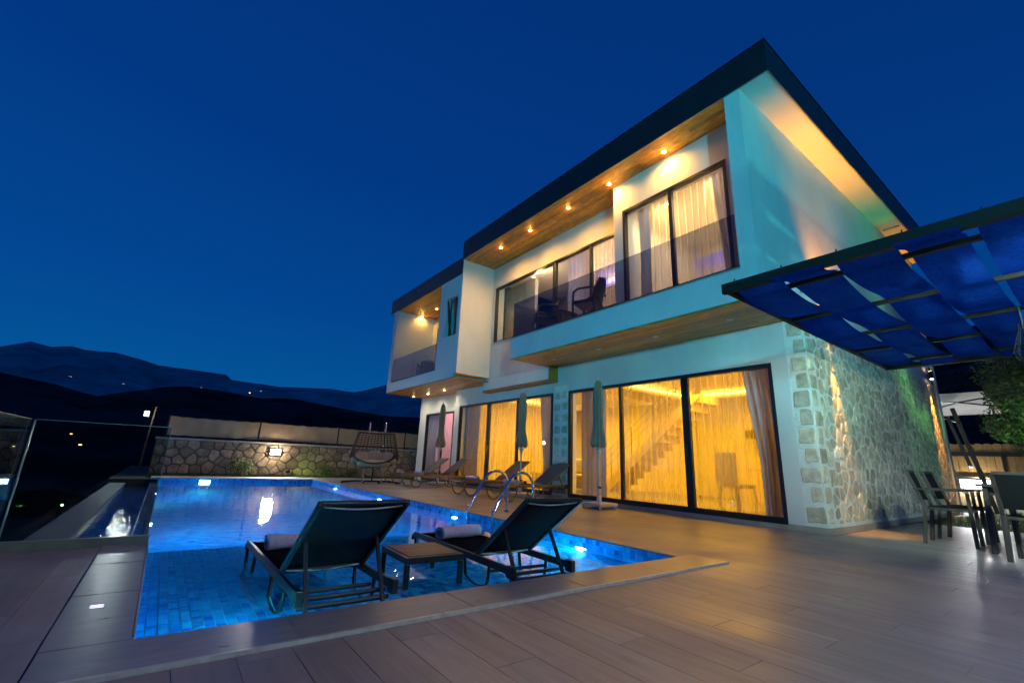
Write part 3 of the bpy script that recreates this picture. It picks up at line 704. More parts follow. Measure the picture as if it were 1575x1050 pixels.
# small tilted window
sw = MB().box(XU + .12, XU + .16, 10.52, 10.57, 4.11, 5.26).box(XU + .12, XU + .16, 11.10, 11.15, 4.11, 5.26).box(XU + .12, XU + .16, 10.57, 11.10, 4.11, 4.16).box(XU + .12, XU + .16, 10.57, 11.10, 5.21, 5.26).build('window', M['frame'], V)
def tlt(x, z): return x - (z - 4.16) * .14
MB().add([(tlt(XU + .15, z), y, z) for y in (10.62, 11.05) for z in (4.18, 5.19)], [(0, 2, 3, 1)]).build('pane', M['glass'], sw)
for y in (10.6, 11.07): MB().beam((tlt(XU + .15, 4.17), y, 4.17), (tlt(XU + .15, 5.2), y, 5.2), .04, .04).build('sash', M['frame'], sw)
VB('interior_wall', MB().box(XU + .6, XU + .62, 10.52, 11.39, 4.0, 5.4), 'screenbox')
# balcony glass
bg_ = VB('glass_balustrade', MB().box(XU + .02, XU + .06, YF + .005, 7.90, ZS1 + .023, ZS1 + .06), 'frame')
for a, b in ((2.73, 4.44), (4.445, 6.17), (6.175, 7.895)): MB().box(XU + .035, XU + .045, a, b, ZS1 + .05, 4.295).build('glass_panel', M['tint'], bg_)
MB().box(XU + .05, XC - .01, 7.885, 7.895, ZS1 + .05, 4.295).build('glass_panel', M['tint'], bg_)
bg_ = VB('glass_balustrade', MB().box(XU + .02, XU + .06, 11.57, 14.82, 3.212, 3.25), 'frame')
for a, b in ((11.58, 13.2), (13.205, 14.815)): MB().box(XU + .035, XU + .045, a, b, 3.24, 4.035).build('glass_panel', M['tint'], bg_)
# wall sconces on the stone side
for k, (x, z, up, dn) in enumerate(((8.02, 2.84, 1150, 520), (14.1, 3.12, 420, 900))):
    s_ = VB('wall_sconce', MB().box(x - .045, x + .045, Y0 - .115, Y0 - .03, z - .09, z + .09).box(x - .03, x + .03, Y0 - .03, Y0 - .0, z - .03, z + .03), 'blackmetal', bevel=.004)
    MB().box(x - .03, x + .03, Y0 - .10, Y0 - .045, z + .0905, z + .093).build('lens', M['lampwarm'], s_); MB().box(x - .03, x + .03, Y0 - .10, Y0 - .045, z - .093, z - .0905).build('lens', M['lampwarm'], s_)
    light('sconce_beam', 'SPOT', (x, Y0 - .12, z + .12), (x + (.25 if k == 0 else -.1), Y0 - .16, z + 2), up, (1, .36, .0), .03, 78, 1.0, parent=s_)
    light('sconce_beam', 'SPOT', (x, Y0 - .10, z - .12), (x + .05, Y0 - .06, z - 2), dn, (1, .42, .04), .02, 34, .9, parent=s_)
# eaves vents on the side soffit
for a in (12.3, 12.85):
    v0 = VB('eaves_vent', MB().box(a, a + .07, 2.12, 2.42, ZT - .02, ZT - .005), 'palecoping', bevel=.004)

# --- rooms
RM_ = 'plaster_in'
VB('room_floor', MB().box(XF + .26, 12.0, 2.73, 12.2, .02, .06), M['coping'])
VB('room_wall', MB().box(12.0, 12.1, 2.73, 12.2, .06, 2.75).box(XF + .26, 12, 12.1, 12.2, .06, 2.75).box(XF + .26, 12, 2.73, 2.78, .06, 2.75), RM_)
VB('room_ceiling', MB().box(XF + .26, 12.1, 2.73, 12.2, 2.75, 2.85), RM_)
cv = VB('cove', MB().box(8.0, 11.3, 3.3, 3.45, 2.55, 2.75).box(8.0, 11.3, 6.9, 7.05, 2.55, 2.75).box(8.0, 8.15, 3.45, 6.9, 2.55, 2.75).box(11.15, 11.3, 3.45, 6.9, 2.55, 2.75)
        .box(8.0, 11.3, 7.8, 7.95, 2.55, 2.75).box(8.0, 11.3, 11.35, 11.5, 2.55, 2.75).box(11.15, 11.3, 7.95, 11.35, 2.55, 2.75), RM_)
MB().box(8.16, 11.14, 3.46, 3.49, 2.64, 2.68).box(8.16, 11.14, 6.86, 6.89, 2.64, 2.68).box(11.1, 11.14, 3.5, 6.85, 2.64, 2.68).box(8.16, 11.14, 7.96, 7.99, 2.64, 2.68).box(8.16, 11.14, 11.3, 11.34, 2.64, 2.68).build('led_strip', M['cove'], cv)
for x, y in ((7.75, 3.6), (7.75, 4.6), (7.75, 5.6), (7.75, 6.6), (8.6, 7.4), (9.8, 7.4), (7.75, 8.6), (7.75, 9.8), (7.75, 11.0), (11.6, 4.5), (11.6, 6.0)):
    r_ = MB().lathe([(.05, 0), (.05, -.008), (.035, -.009)], 14, (x, y, 2.75)).build('ceiling_spot', M['whiteplastic'], V)
    MB().lathe([(.034, -.010), (.0, -.0105)], 12, (x, y, 2.75)).build('lens', M['lampwarm'], r_)
light('room_lamp', 'AREA', (9.6, 5.1, 2.53), (9.6, 5.1, 0), 250, (1, .47, .012), 2.4, parent=V, sizey=2.4)
light('room_lamp', 'AREA', (9.6, 9.7, 2.53), (9.6, 9.7, 0), 240, (1, .47, .012), 2.4, parent=V, sizey=2.4)
for y, e in ((3.9, 22), (5.2, 22), (6.5, 16), (8.6, 16), (9.9, 18), (11.3, 16)):
    light('room_spot', 'SPOT', (7.75, y, 2.7), (7.7, y, 0), e, (1, .49, .03), .03, 130, .6, parent=V)
# staircase seen through the front door glass, rising to the right
st = VB('staircase', MB(), 'stair') if False else thing('x', (0, 0, 0), None, None) if False else None
stp = MB()
for k in range(13):
    yk = 9.1 - k * .24; zk = .06 + k * .19; stp.box(10.2, 11.1, yk - .24, yk, zk, zk + .19)
st = VB('staircase', stp, 'stair')
stp = MB(); a, b = (9.25, .0), (5.95, 2.66)
stp.add([(10.12, a[0], .06), (10.12, a[0] - .4, .06), (10.12, b[0], b[1] - .2), (10.12, b[0], b[1] + .06), (10.18, a[0], .06), (10.18, a[0] - .4, .06), (10.18, b[0], b[1] - .2), (10.18, b[0], b[1] + .06)],
        [(0, 1, 2, 3), (7, 6, 5, 4), (0, 3, 7, 4), (1, 5, 6, 2)]); stp.build('stringer', M['stair'], st)
rl = MB()
for k in range(0, 13):
    yk = 9.0 - k * .24; zk = .2 + k * .19; rl.tube([(10.15, yk, zk), (10.15, yk, zk + .85)], .012, 5)
for dz in (.45, .65, .85): rl.tube([(10.15, 9.1, .15 + dz), (10.15, 6.1, 2.5 + dz - .1)], .012, 5)
rl.build('handrail', M['silver'], st)
VB('kitchen_unit', MB().box(11.4, 12, 4.6, 5.9, .06, .95).box(11.6, 12, 4.6, 5.0, 1.5, 2.2), 'stair')
VB('kitchen_hood', MB().box(11.5, 11.98, 5.1, 5.6, 1.55, 1.75).box(11.7, 11.98, 5.25, 5.45, 1.75, 2.5), 'blackmetal')
# upper rooms
VB('room_wall', MB().box(9.6, 9.7, 2.75, 10.3, 3.5, 6.2).box(6.6, 9.6, 5.35, 5.45, 3.5, 6.2), RM_)
VB('room_floor', MB().box(6.6, 9.6, 2.75, 5.35, 3.47, 3.5).box(7.1, 9.6, 5.45, 10.25, 3.47, 3.5), 'coping')
VB('room_ceiling', MB().box(6.6, 9.6, 2.75, 5.35, 5.85, 5.9).box(7.1, 9.6, 5.45, 10.3, 5.85, 5.9), 'plaster_in')
VB('stair_wall', MB().box(7.40, 7.5, 9.0, 10.38, 3.5, 5.75).box(9.2, 9.3, 8.2, 10.3, 3.5, 5.8), 'marble')
cb = VB('cove', MB().box(9.3, 9.35, 2.8, 5.3, 5.6, 5.85).box(9.0, 9.05, 5.5, 8.2, 5.55, 5.8), RM_)
MB().box(9.36, 9.39, 2.85, 5.25, 5.68, 5.72).box(8.95, 8.99, 5.55, 8.1, 5.62, 5.70).build('led_strip', M['addedblue'], cb)  # blue strips added to give the violet glow in the upper rooms
MB().box(6.75, 9.2, 2.83, 2.86, 5.7, 5.73).box(7.2, 9.0, 5.5, 5.53, 5.7, 5.73).build('led_strip', M['cove'], cb)
light('room_lamp', 'AREA', (8.0, 4.1, 5.82), (8.0, 4.1, 0), 110, (1, .66, .36), 1.6, parent=V)
light('room_lamp', 'AREA', (8.3, 7.0, 5.82), (8.3, 7.0, 0), 130, (1, .66, .38), 1.6, parent=V)
light('room_lamp', 'POINT', (7.22, 8.6, 5.5), (8, 8, 0), 30, (1, .72, .42), .1, parent=V)
light('room_lamp', 'SPOT', (7.0, 3.5, 5.8), (6.75, 3.5, 3), 45, (1, .70, .38), .03, 130, .6, parent=V)
light('room_lamp', 'SPOT', (7.0, 4.6, 5.8), (6.75, 4.6, 3), 45, (1, .70, .38), .03, 130, .6, parent=V)
for x, y in ((7.1, 3.6), (7.1, 4.6), (7.6, 6.2), (7.6, 7.2), (7.5, 9.2)):
    r_ = MB().lathe([(.05, 0), (.05, -.008), (.035, -.009)], 14, (x, y, 5.85)).build('ceiling_spot', M['whiteplastic'], V)
    MB().lathe([(.034, -.010), (.0, -.0105)], 12, (x, y, 5.85)).build('lens', M['lampwarm'], r_)
# bedroom behind the leftmost door
VB('room_wall', MB().box(9.5, 9.6, 12.45, 15.2, .02, 2.6).box(7.63, 9.6, 12.3, 12.45, .02, 2.7).box(7.63, 9.6, 12.45, 15.2, 2.6, 2.7), RM_)
light('room_lamp', 'AREA', (8.5, 13.9, 2.55), (8.5, 13.9, 0), 42, (1, .50, .52), 1.2, parent=V)

# --- curtains (they hang in the rooms)
def curtain(name, x, y0, y1, z0, z1, m, label, cat='curtain', group='curtains behind the glass', amp=.045, wl=.135, edge=None):
    """edge(t): fraction of the width kept at height t (0 floor .. 1 rail), gathered towards y0"""
    rg = random.Random(hash(name) % 99 + int(y0 * 100)); n = max(6, int((y1 - y0) / wl * 8))
    ph = [rg.uniform(0, 6) for _ in range(4)]
    def fn(a, b):
        e = edge(b) if edge else 1.0
        yy = y0 + (y1 - y0) * a * e; s_ = a * (y1 - y0) / wl
        q = math.sin(2 * PI * s_ + ph[0] + .5 * math.sin(s_ * .8 + ph[3])) * (1 + .25 * math.sin(s_ * .55 + ph[1])) + .25 * math.sin(2 * PI * s_ * .31 + ph[1] + .5 * b)
        return (x + amp * q * (.75 + .35 * (1 - b)), yy + .012 * math.sin(5 * b + s_), z0 + (z1 - z0) * b)
    mb = MB().grid(fn, n, 10)
    o = mb.build(name, M[m], smooth=True, loc=(x, (y0 + y1) / 2, z0)); return tag(o, label, cat, group)
curtain('drape', XF + .22, 3.02, 3.62, .07, 2.6, 'drape', 'grey drape sweeping down the right edge of the large pool door', edge=lambda b: .62 + .45 * max(0, b - .35))
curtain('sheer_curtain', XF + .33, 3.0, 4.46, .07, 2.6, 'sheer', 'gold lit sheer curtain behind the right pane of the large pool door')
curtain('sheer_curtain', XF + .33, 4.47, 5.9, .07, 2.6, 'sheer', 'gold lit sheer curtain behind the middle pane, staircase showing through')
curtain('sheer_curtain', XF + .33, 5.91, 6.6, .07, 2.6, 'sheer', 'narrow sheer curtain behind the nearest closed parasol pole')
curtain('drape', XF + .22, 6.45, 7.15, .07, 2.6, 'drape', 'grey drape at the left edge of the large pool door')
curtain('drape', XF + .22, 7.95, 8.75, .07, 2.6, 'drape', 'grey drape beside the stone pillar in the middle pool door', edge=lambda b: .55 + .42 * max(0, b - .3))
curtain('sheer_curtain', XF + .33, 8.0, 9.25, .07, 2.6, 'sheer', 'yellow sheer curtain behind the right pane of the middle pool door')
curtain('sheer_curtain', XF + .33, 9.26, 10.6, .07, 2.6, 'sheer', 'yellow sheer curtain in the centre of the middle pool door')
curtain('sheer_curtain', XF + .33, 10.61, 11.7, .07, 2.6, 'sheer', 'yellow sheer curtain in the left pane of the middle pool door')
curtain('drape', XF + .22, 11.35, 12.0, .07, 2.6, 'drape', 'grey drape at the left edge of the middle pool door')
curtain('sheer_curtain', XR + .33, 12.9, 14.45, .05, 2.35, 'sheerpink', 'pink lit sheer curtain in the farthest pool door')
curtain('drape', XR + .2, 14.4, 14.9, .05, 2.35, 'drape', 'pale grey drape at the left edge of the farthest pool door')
curtain('sheer_curtain', XB + .42, 2.95, 4.95, 3.52, 5.8, 'sheer', 'warm white sheer curtain in the upper corner room')
curtain('drape', XB + .32, 3.0, 3.38, 3.52, 5.75, 'drape', 'grey blue drape at the right of the upper corner window', edge=lambda b: .75 + .35 * b)
curtain('drape', XB + .32, 4.72, 4.95, 3.52, 5.75, 'drape', 'narrow grey blue drape at the left of the upper corner window')
curtain('sheer_curtain', XC + .35, 5.6, 7.0, 3.52, 5.8, 'sheer', 'sheer curtain behind the balcony chair')
curtain('drape', XC + .32, 6.75, 7.5, 3.52, 5.75, 'drape', 'grey blue drape in the balcony window beside the stair void')

# ================================================================ PERGOLA
ZP = 2.5; PX = [4.17, 4.53, 5.64, 6.78, 7.75, 8.79, 9.27]; PYF, PYN = 2.12, -1.45
PG = thing('pergola', (4.17, PYN, 0), 'black steel pergola frame carrying woven blue fabric beside the stone wall', 'pergola', world=True)
def PB(name, mb, m='pergolasteel', **k): return mb.build(name, M[m], PG, **k)
PB('beam', MB().box(PX[0] - .03, PX[0] + .03, PYN, PYF, ZP - .05, ZP + .05), bevel=.004); PB('beam', MB().box(PX[-1] - .03, PX[-1] + .03, PYN, PYF, ZP - .04, ZP + .04), bevel=.004)
PB('beam', MB().box(PX[0] + .03, PX[-1] - .03, PYF - .05, PYF, ZP - .03, ZP + .03), bevel=.004); PB('beam', MB().box(PX[0] + .03, PX[-1] - .03, PYN, PYN + .05, ZP - .03, ZP + .03), bevel=.004)
for x in PX[1:-1]: PB('crossbar', MB().box(x - .02, x + .02, PYN + .05, PYF - .05, ZP - .02, ZP + .02))
for x, y in ((PX[0], PYN), (PX[-1], PYN), (6.78, PYN)): PB('post', MB().box(x - .04, x + .04, y - .05, y - .002, 0, ZP + .05))
for k in range(9):
    y = PYF - .12 - k * .43; PB('hook', MB().tube([(PX[0], y, ZP + .05), (PX[0], y, ZP + .075), (PX[0] + .02, y, ZP + .085)], .005, 5))
strips = [(2.09, 1.65, 0), (1.635, 1.255, 1), (1.20, .79, 0), (.765, .40, 1), (.345, -.06, 0), (-.09, -.48, 1), (-.52, -.92, 0), (-.95, -1.36, 1)]
for k, (ya, yb, ph) in enumerate(strips):
    def fn(a, b, ya=ya, yb=yb, ph=ph, k=k):
        xs = PX[0] - (.10 if ph else .0) + (PX[-1] - PX[0] + (.1 if ph else .0)) * a
        off = [(PX[i], (1 if (i + ph) % 2 == 0 else -1)) for i in range(len(PX))]
        for i in range(len(off) - 1):
            if off[i][0] <= xs <= off[i + 1][0] or (i == 0 and xs < off[0][0]): break
        t_ = min(1, max(0, (xs - off[i][0]) / (off[i + 1][0] - off[i][0])))
        hgt = (.058 if i == 0 else .030); h1 = .030
        s_ = .5 - .5 * math.cos(PI * t_); z = ZP + off[i][1] * hgt * (1 - s_) + off[i + 1][1] * h1 * s_
        L_ = off[i + 1][0] - off[i][0]; z -= .05 * L_ * math.sin(PI * t_) ** 1.0 * (1 + .25 * math.sin(k * 2.1 + i))
        z += .012 * math.sin(b * 9 + xs * 3 + k) * math.sin(PI * t_) + .03 * math.sin(PI * t_) * (2 * b - 1) ** 2
        return (xs, ya + (yb - ya) * b + .012 * math.sin(xs * 2.3 + k) * (1 if b > .5 else -1), z)
    PB('fabric_strip', MB().grid(fn, 60, 6), 'bluefabric', smooth=True)
# pendant lantern
PL = thing('pendant_lamp', (6.60, .37, 2.13), 'black wire cage pendant lamp hanging under the blue pergola', 'lamp')
MB().tube([(0, 0, .16), (0, 0, .345)], .006, 5).build('cord', M['blackmetal'], PL)
cg = MB()
for k in range(8):
    a = k * PI / 4; c_, s_ = math.cos(a), math.sin(a)
    cg.tube([(.03 * c_, .03 * s_, .16), (.035 * c_, .035 * s_, .10), (.11 * c_, .11 * s_, -.13), (.075 * c_, .075 * s_, -.20)], .004, 5)
for r_, z in ((.033, .12), (.11, -.13), (.075, -.20)): cg.tube([(r_ * math.cos(q * PI / 8), r_ * math.sin(q * PI / 8), z) for q in range(17)], .004, 5, False)
cg.build('cage', M['blackmetal'], PL)
MB().lathe([(.012, .06), (.02, .05), (.02, 0), (.03, -.03), (.022, -.07), (.0, -.08)], 12).build('bulb', glass('bulb_glass', (.8, .8, .8), 1), PL, smooth=True)

# ================================================================ SUN LOUNGERS
def make_lounger(label, frame, sling, loc, rz, group, slats=False):
    """local: head at y=0, foot at y=1.87, resting on z=0"""
    T = thing('sun_lounger', loc, label, 'sun lounger', group, rz); T.scale = (.9, .935, 1)
    F = M[frame]; h = .30
    for s_ in (-1, 1):
        MB().beam((s_ * .295, 0, h), (s_ * .295, 1.83, h), .028, .05).tube([(s_ * .295, 1.82, h), (s_ * .295, 1.87, h - .01), (s_ * .295, 1.89, h - .05)], .018, 8).build('side_rail', F, T, bevel=.005)
        for yc in (.52, 1.62):
            pts = [(s_ * .295, yc - .20, h - .02)] + [(s_ * .295, yc + .20 * -math.cos(a) * (1 - .18 * math.sin(a)), h - .02 - (h - .036) * math.sin(a) ** .75) for a in [PI * q / 14 for q in range(1, 14)]] + [(s_ * .295, yc + .20, h - .02)]
            MB().tube(pts, .0145, 8).build('leg', F, T, smooth=True)
    for yy_, zz_, rr_ in ((.34, .24, .013), (.80, .27, .013), (1.85, h - .01, .016), (.10, .26, .013)): MB().tube([(-.28, yy_, zz_), (.28, yy_, zz_)], rr_, 6).build('crossbar', F, T)
    # seat sling
    MB().grid(lambda a, b: ((a - .5) * .565, .60 + 1.26 * b, h + .018 - .022 * math.sin(PI * a) - .02 * max(0, b - .93) / .07), 8, 14).build('seat', M[sling], T, smooth=True, solid=.004)
    # backrest
    p0 = Vector((0, .56, h + .015)); p1 = Vector((0, -.14, .775)); d = p1 - p0; nrm = Vector((0, -d.z, d.y)).normalized() * -1
    bf = MB()
    for s_ in (-1, 1): bf.beam(p0 + Vector((s_ * .275, 0, 0)), p1 + Vector((s_ * .275, 0, 0)), .03, .028, (1, 0, 0))
    bf.tube([p1 + Vector((-.27, 0, 0)), p1 + Vector((.27, 0, 0))], .015, 6).tube([p0 + Vector((-.27, 0, 0)), p0 + Vector((.27, 0, 0))], .012, 6)
    bfo = bf.build('backrest_frame', F, T, bevel=.003)
    MB().grid(lambda a, b: p0 + d * (.03 + .95 * b) + Vector(((a - .5) * .53, 0, 0)) - Vector((0, .8, .6)) * (-.022 * math.sin(PI * a)), 8, 10).build('backrest', M[sling], T, smooth=True, solid=.004)
    for b_, sg in ((.955, 1), (.03, 1)):
        MB().tube([p0 + d * (b_ - .04 * math.sin(PI * a)) + Vector(((a - .5) * .50, -.012, 0)) for a in [q / 10 for q in range(11)]], .0045, 5).build('piping', M['copingedge'] if frame == 'blackmetal' else F, T)
    sp = MB()
    for s_ in (-1, 1): sp.beam(p0 + d * .48 + Vector((s_ * .235, -.01, 0)), (s_ * .235, -.02, .17), .022, .022)
    sp.tube([(-.24, -.02, .17), (.24, -.02, .17)], .014, 6).tube([(-.28, .04, .235), (.28, .04, .235)], .014, 6)
    sp.build('support', F, T)
    for s_ in (-1, 1): MB().box(s_ * .295 - .022, s_ * .295 + .022, -.03, .05, h - .045, h + .035).build('end_cap', M['blackmetal'], T, bevel=.006)
    return T
GL1 = 'dark loungers on the pool shelf'; GL2 = 'bronze loungers along the villa front'
SH = -.268
lg1 = make_lounger('dark mesh lounger standing in the pool, left of the little teak table', 'blackmetal', 'sling', (.97, 2.74, SH), 0, GL1)
lg2 = copy_thing(lg1, (2.33, 2.66, SH), math.radians(-3), 'dark mesh lounger standing in the pool, right of the little teak table')
far0 = make_lounger('bronze lounger nearest the ladder, in front of the stone pillar', 'bronze', 'slingfar', (7.03, 7.58, 0), math.radians(90), GL2)
LF = [((7.03, 8.98, 0), 'bronze lounger with its head by the middle parasol'), ((7.03, 11.70, 0), 'bronze lounger near the far parasol, closer to the ladder of the two'), ((7.03, 12.95, 0), 'farthest bronze lounger, next to the hanging swing seat')]
for l_, lb in LF: copy_thing(far0, l_, math.radians(90), lb)
# rolled towels
def towel_mesh():
    def fn(a, b):
        th = a * 2 * PI * 1.9; r = .028 + .030 * a * (1 + .02 * math.sin(b * 40)); fl = .85 if math.sin(th) < 0 else 1
        return ((b - .5) * (.40 + .015 * math.sin(th)) , r * math.cos(th) * 1.25, .056 + r * math.sin(th) * fl + .003 * math.sin(b * 9 + th))
    return MB().grid(fn, 34, 16).mesh('rolled_towel', M['towel'], smooth=True)
tm = towel_mesh()
def towel(loc, rz, label, sc_=1.0):
    o = bpy.data.objects.new('rolled_towel', tm); C.objects.link(o); o.location = loc; o.rotation_euler = (0, 0, rz); o.scale = (sc_,) * 3
    md = o.modifiers.new('thickness', 'SOLIDIFY'); md.thickness = .006
    tag(o, label, 'towel', 'rolled towels on the loungers')
towel((.98, 4.05, SH + .302), .05, 'rolled lavender towel on the foot of the left pool lounger', 1.12)
towel((2.41, 3.98, SH + .302), .10, 'rolled lavender towel on the foot of the right pool lounger', 1.12)
towel((5.75, 7.60, .31), PI / 2, 'rolled towel on the bronze lounger nearest the ladder')
towel((5.72, 9.02, .31), PI / 2 + .1, 'rolled towel on the bronze lounger by the middle parasol')
towel((5.70, 11.72, .31), PI / 2, 'rolled towel on the second farthest bronze lounger')
towel((5.72, 12.98, .31), PI / 2 - .1, 'rolled towel on the farthest bronze lounger')
# side table in the pool
ST = thing('side_table', (1.80, 3.52, SH), 'low teak topped side table standing in the pool between two loungers', 'table', rz=math.radians(-3))
hx, hy, zt = .235, .27, .325
fm = MB().box(-hx, hx, -hy, -hy + .03, zt - .045, zt).box(-hx, hx, hy - .03, hy, zt - .045, zt).box(-hx, -hx + .03, -hy + .03, hy - .03, zt - .045, zt).box(hx - .03, hx, -hy + .03, hy - .03, zt - .045, zt)
fm.build('table_frame', M['blackmetal'], ST, bevel=.003)
for sx in (-1, 1):
    for sy in (-1, 1): MB().box(min(sx * hx, sx * (hx - .035)), max(sx * hx, sx * (hx - .035)), min(sy * hy, sy * (hy - .035)), max(sy * hy, sy * (hy - .035)), 0, zt - .046).build('leg', M['blackmetal'], ST, bevel=.003)
for i in range(7):
    y = -hy + .033 + i * (2 * hy - .066) / 7; MB().box(-hx + .032, hx - .032, y + .003, y + (2 * hy - .066) / 7 - .003, zt - .015, zt + .006).build('slat', M['teak'], ST, bevel=.002)

# ================================================================ CLOSED PARASOLS
def make_parasol(label, loc):
    T = thing('closed_parasol', loc, label, 'parasol', 'closed parasols beside the loungers')
    MB().tube([(0, 0, .06), (0, 0, 2.38)], .019, 10).build('pole', M['whiteplastic'], T, smooth=True)
    MB().lathe([(.005, 2.44), (.014, 2.42), (.012, 2.39), (.02, 2.37)], 10).build('finial', M['whiteplastic'], T, smooth=True)
    rg = random.Random(3)
    prof = [(.025, 2.37), (.055, 2.33), (.075, 2.2), (.088, 2.0), (.085, 1.8), (.078, 1.62), (.085, 1.45), (.118, 1.28), (.135, 1.16), (.115, 1.10), (.05, 1.13)]
    mb = MB(); seg = 64; v = []
    for i, (r, z) in enumerate(prof):
        for k in range(seg):
            a = 2 * PI * k / seg; q = r * (1 + .17 * math.sin(8 * a + z * 1.2) + .07 * math.sin(3 * a + z * 5)); v.append((q * math.cos(a), q * math.sin(a), z + .022 * math.sin(8 * a) * (1 if i > 7 else 0)))
    n = len(prof); mb.add(v, [(i * seg + k, i * seg + (k + 1) % seg, (i + 1) * seg + (k + 1) % seg, (i + 1) * seg + k) for i in range(n - 1) for k in range(seg)])
    mb.build('canopy', M['canvas'], T, smooth=True)
    MB().tube([(.092 * math.cos(q * PI / 8), .092 * math.sin(q * PI / 8), 1.63 + .01 * math.sin(q)) for q in range(17)], .007, 5, False).build('tie_strap', M['canvas'], T)
    ribs = MB()
    for k in range(8):
        a = k * PI / 4; ribs.tube([(.03 * math.cos(a), .03 * math.sin(a), 1.02), (.085 * math.cos(a), .085 * math.sin(a), 1.10)], .006, 5)
    ribs.lathe([(.03, .98), (.038, 1.0), (.038, 1.06), (.025, 1.08)], 10).build('runner', M['whiteplastic'], T, smooth=True)
    MB().lathe([(.026, .20), (.028, .45), (.026, .47)], 10).build('pole_sleeve', M['whiteplastic'], T, smooth=True)
    MB().lathe([(.034, .35), (.034, .38)], 8, (.0, -.02, 0)).build('knob', M['blackmetal'], T)
    b_ = MB().box(-.24, .24, -.24, .24, .045, .10).box(-.035, .035, -.035, .035, .10, .22).build('base', M['whiteplastic'], T, bevel=.012)
    for x in (-.2, .2):
        for y in (-.2, .2): MB().lathe([(.02, 0), (.024, .01), (.024, .035), (.015, .045)], 8, (x, y, 0)).build('foot', M['whiteplastic'], b_)
    return T
p1_ = make_parasol('closed taupe parasol on a white base in front of the large pool door', (6.6, 6.0, 0))
copy_thing(p1_, (6.6, 8.37, 0), .4, 'closed taupe parasol between loungers in front of the middle pool door')
copy_thing(p1_, (6.6, 12.3, 0), .8, 'farthest closed taupe parasol in front of the pink curtain')

# ================================================================ POOL LADDER
LD = thing('pool_ladder', (PX1, 5.65, 0), 'pair of curved polished steel handrails at the pool edge behind a dark lounger', 'pool ladder', world=True)
for y in (5.35, 5.98):
    pts = [(PX1 - .09, y, -1.1), (PX1 - .09, y, .0), (PX1 - .06, y, .10), (PX1 + .10, y, .38), (PX1 + .20, y, .53), (PX1 + .30, y, .595), (PX1 + .42, y, .61), (PX1 + .53, y, .57), (PX1 + .60, y, .48), (PX1 + .62, y, .36), (PX1 + .62, y, .0)]
    # smooth the path
    P_ = []
    for i in range(len(pts) - 1):
        a, b, c_, d_ = Vector(pts[max(0, i - 1)]), Vector(pts[i]), Vector(pts[i + 1]), Vector(pts[min(len(pts) - 1, i + 2)])
        for q in range(5):
            s_ = q / 5; P_.append(.5 * ((2 * b) + (c_ - a) * s_ + (2 * a - 5 * b + 4 * c_ - d_) * s_ ** 2 + (3 * b - a - 3 * c_ + d_) * s_ ** 3))
    P_.append(Vector(pts[-1])); hr = MB().tube(P_, .021, 12).build('handrail', M['chrome'], LD, smooth=True)
    MB().lathe([(.05, .001), (.05, .01), (.03, .02), (.024, .035)], 16, (PX1 + .62, y, 0)).build('flange', M['chrome'], hr, smooth=True)
for z in (-.30, -.55, -.80): MB().box(PX1 - .13, PX1 - .06, 5.37, 5.96, z - .015, z + .015).build('step', M['chrome'], LD, bevel=.004)

# ================================================================ SWING SEAT
SWG = thing('swing_seat', (5.0, 13.3, 0), 'brown wicker double swing seat with cream cushion near the boundary wall', 'swing', rz=math.radians(-22))
# local x = width, facing -y
bk = MB()
def bp(a, z):  # back shell surface: a -1..1
    wd = .68 - .17 * max(0, (z - .75)) / .65 if z > .75 else .68 - .30 * ((.75 - z) / .33) ** 1.6
    return Vector((a * wd, .34 - .30 * a * a - .08 * max(0, (z - 1.0)), z))
for k in range(13): bk.tube([bp(-1 + 2 * q / 14, .80 + k * .05) for q in range(15)], .010, 5)
for k in range(12): bk.tube([bp(-.92 + k * .167, .60 + q * .08) for q in range(11)], .011, 5)
bk.tube([bp(-1 + 2 * q / 14, 1.42) for q in range(15)], .024, 8).tube([bp(-1, .55 + q * .0873) for q in range(11)], .024, 8).tube([bp(1, .55 + q * .0873) for q in range(11)], .024, 8)
bk.build('wicker_back', M['wicker'], SWG)
bs = MB()
def sp_(a, b): return Vector(((a) * (.70 - .12 * b), .34 - .30 * a * a * (1 - b) - .78 * b + .1 * b * a * a, .74 - .30 * math.sqrt(max(0, 1 - a * a)) + .06 * (1 - math.cos(b * 3)) * .5 + .06 * b))
for k in range(9): bs.tube([sp_(-1 + q / 8, k / 8) for q in range(17)], .011 if 0 < k < 8 else .025, 5)
for k in range(15): bs.tube([sp_(-.93 + k * .133, q / 6) for q in range(7)], .010, 5)
bs.build('wicker_seat', M['wicker'], SWG)
for cxx, czz, wdd, dep, hh, cyy in ((0, .56, .95, .60, .10, -.02), (-.36, .74, .36, .20, .14, .16), (.0, .76, .42, .20, .15, .22), (.37, .74, .36, .20, .14, .16), (-.52, .64, .24, .4, .09, 0), (.52, .64, .24, .4, .09, 0)):
    mb = MB(); v = []
    def fn(a, b, c=(cxx, cyy, czz), s=(wdd / 2, dep / 2, hh)):
        th = a * 2 * PI; ph = (b - .5) * PI; e = .65
        sg = lambda q: math.copysign(abs(q) ** e, q)
        return (c[0] + s[0] * sg(math.cos(ph)) * sg(math.cos(th)), c[1] + s[1] * sg(math.cos(ph)) * sg(math.sin(th)), c[2] + s[2] * sg(math.sin(ph)) + .01 * math.sin(th * 5))
    mb.grid(fn, 22, 12).build('cushion', M['cushion'], SWG, smooth=True)
for s_ in (-1, 1):
    MB().tube([(s_ * .28, .62, .04), (s_ * .25, .60, .8), (s_ * .23, .55, 1.45), (s_ * .23, .45, 1.70), (s_ * .23, .32, 1.74), (s_ * .23, .24, 1.66), (s_ * .23, .22, 1.42)], .022, 8).build('hanger_pole', M['chrome'], SWG, smooth=True)
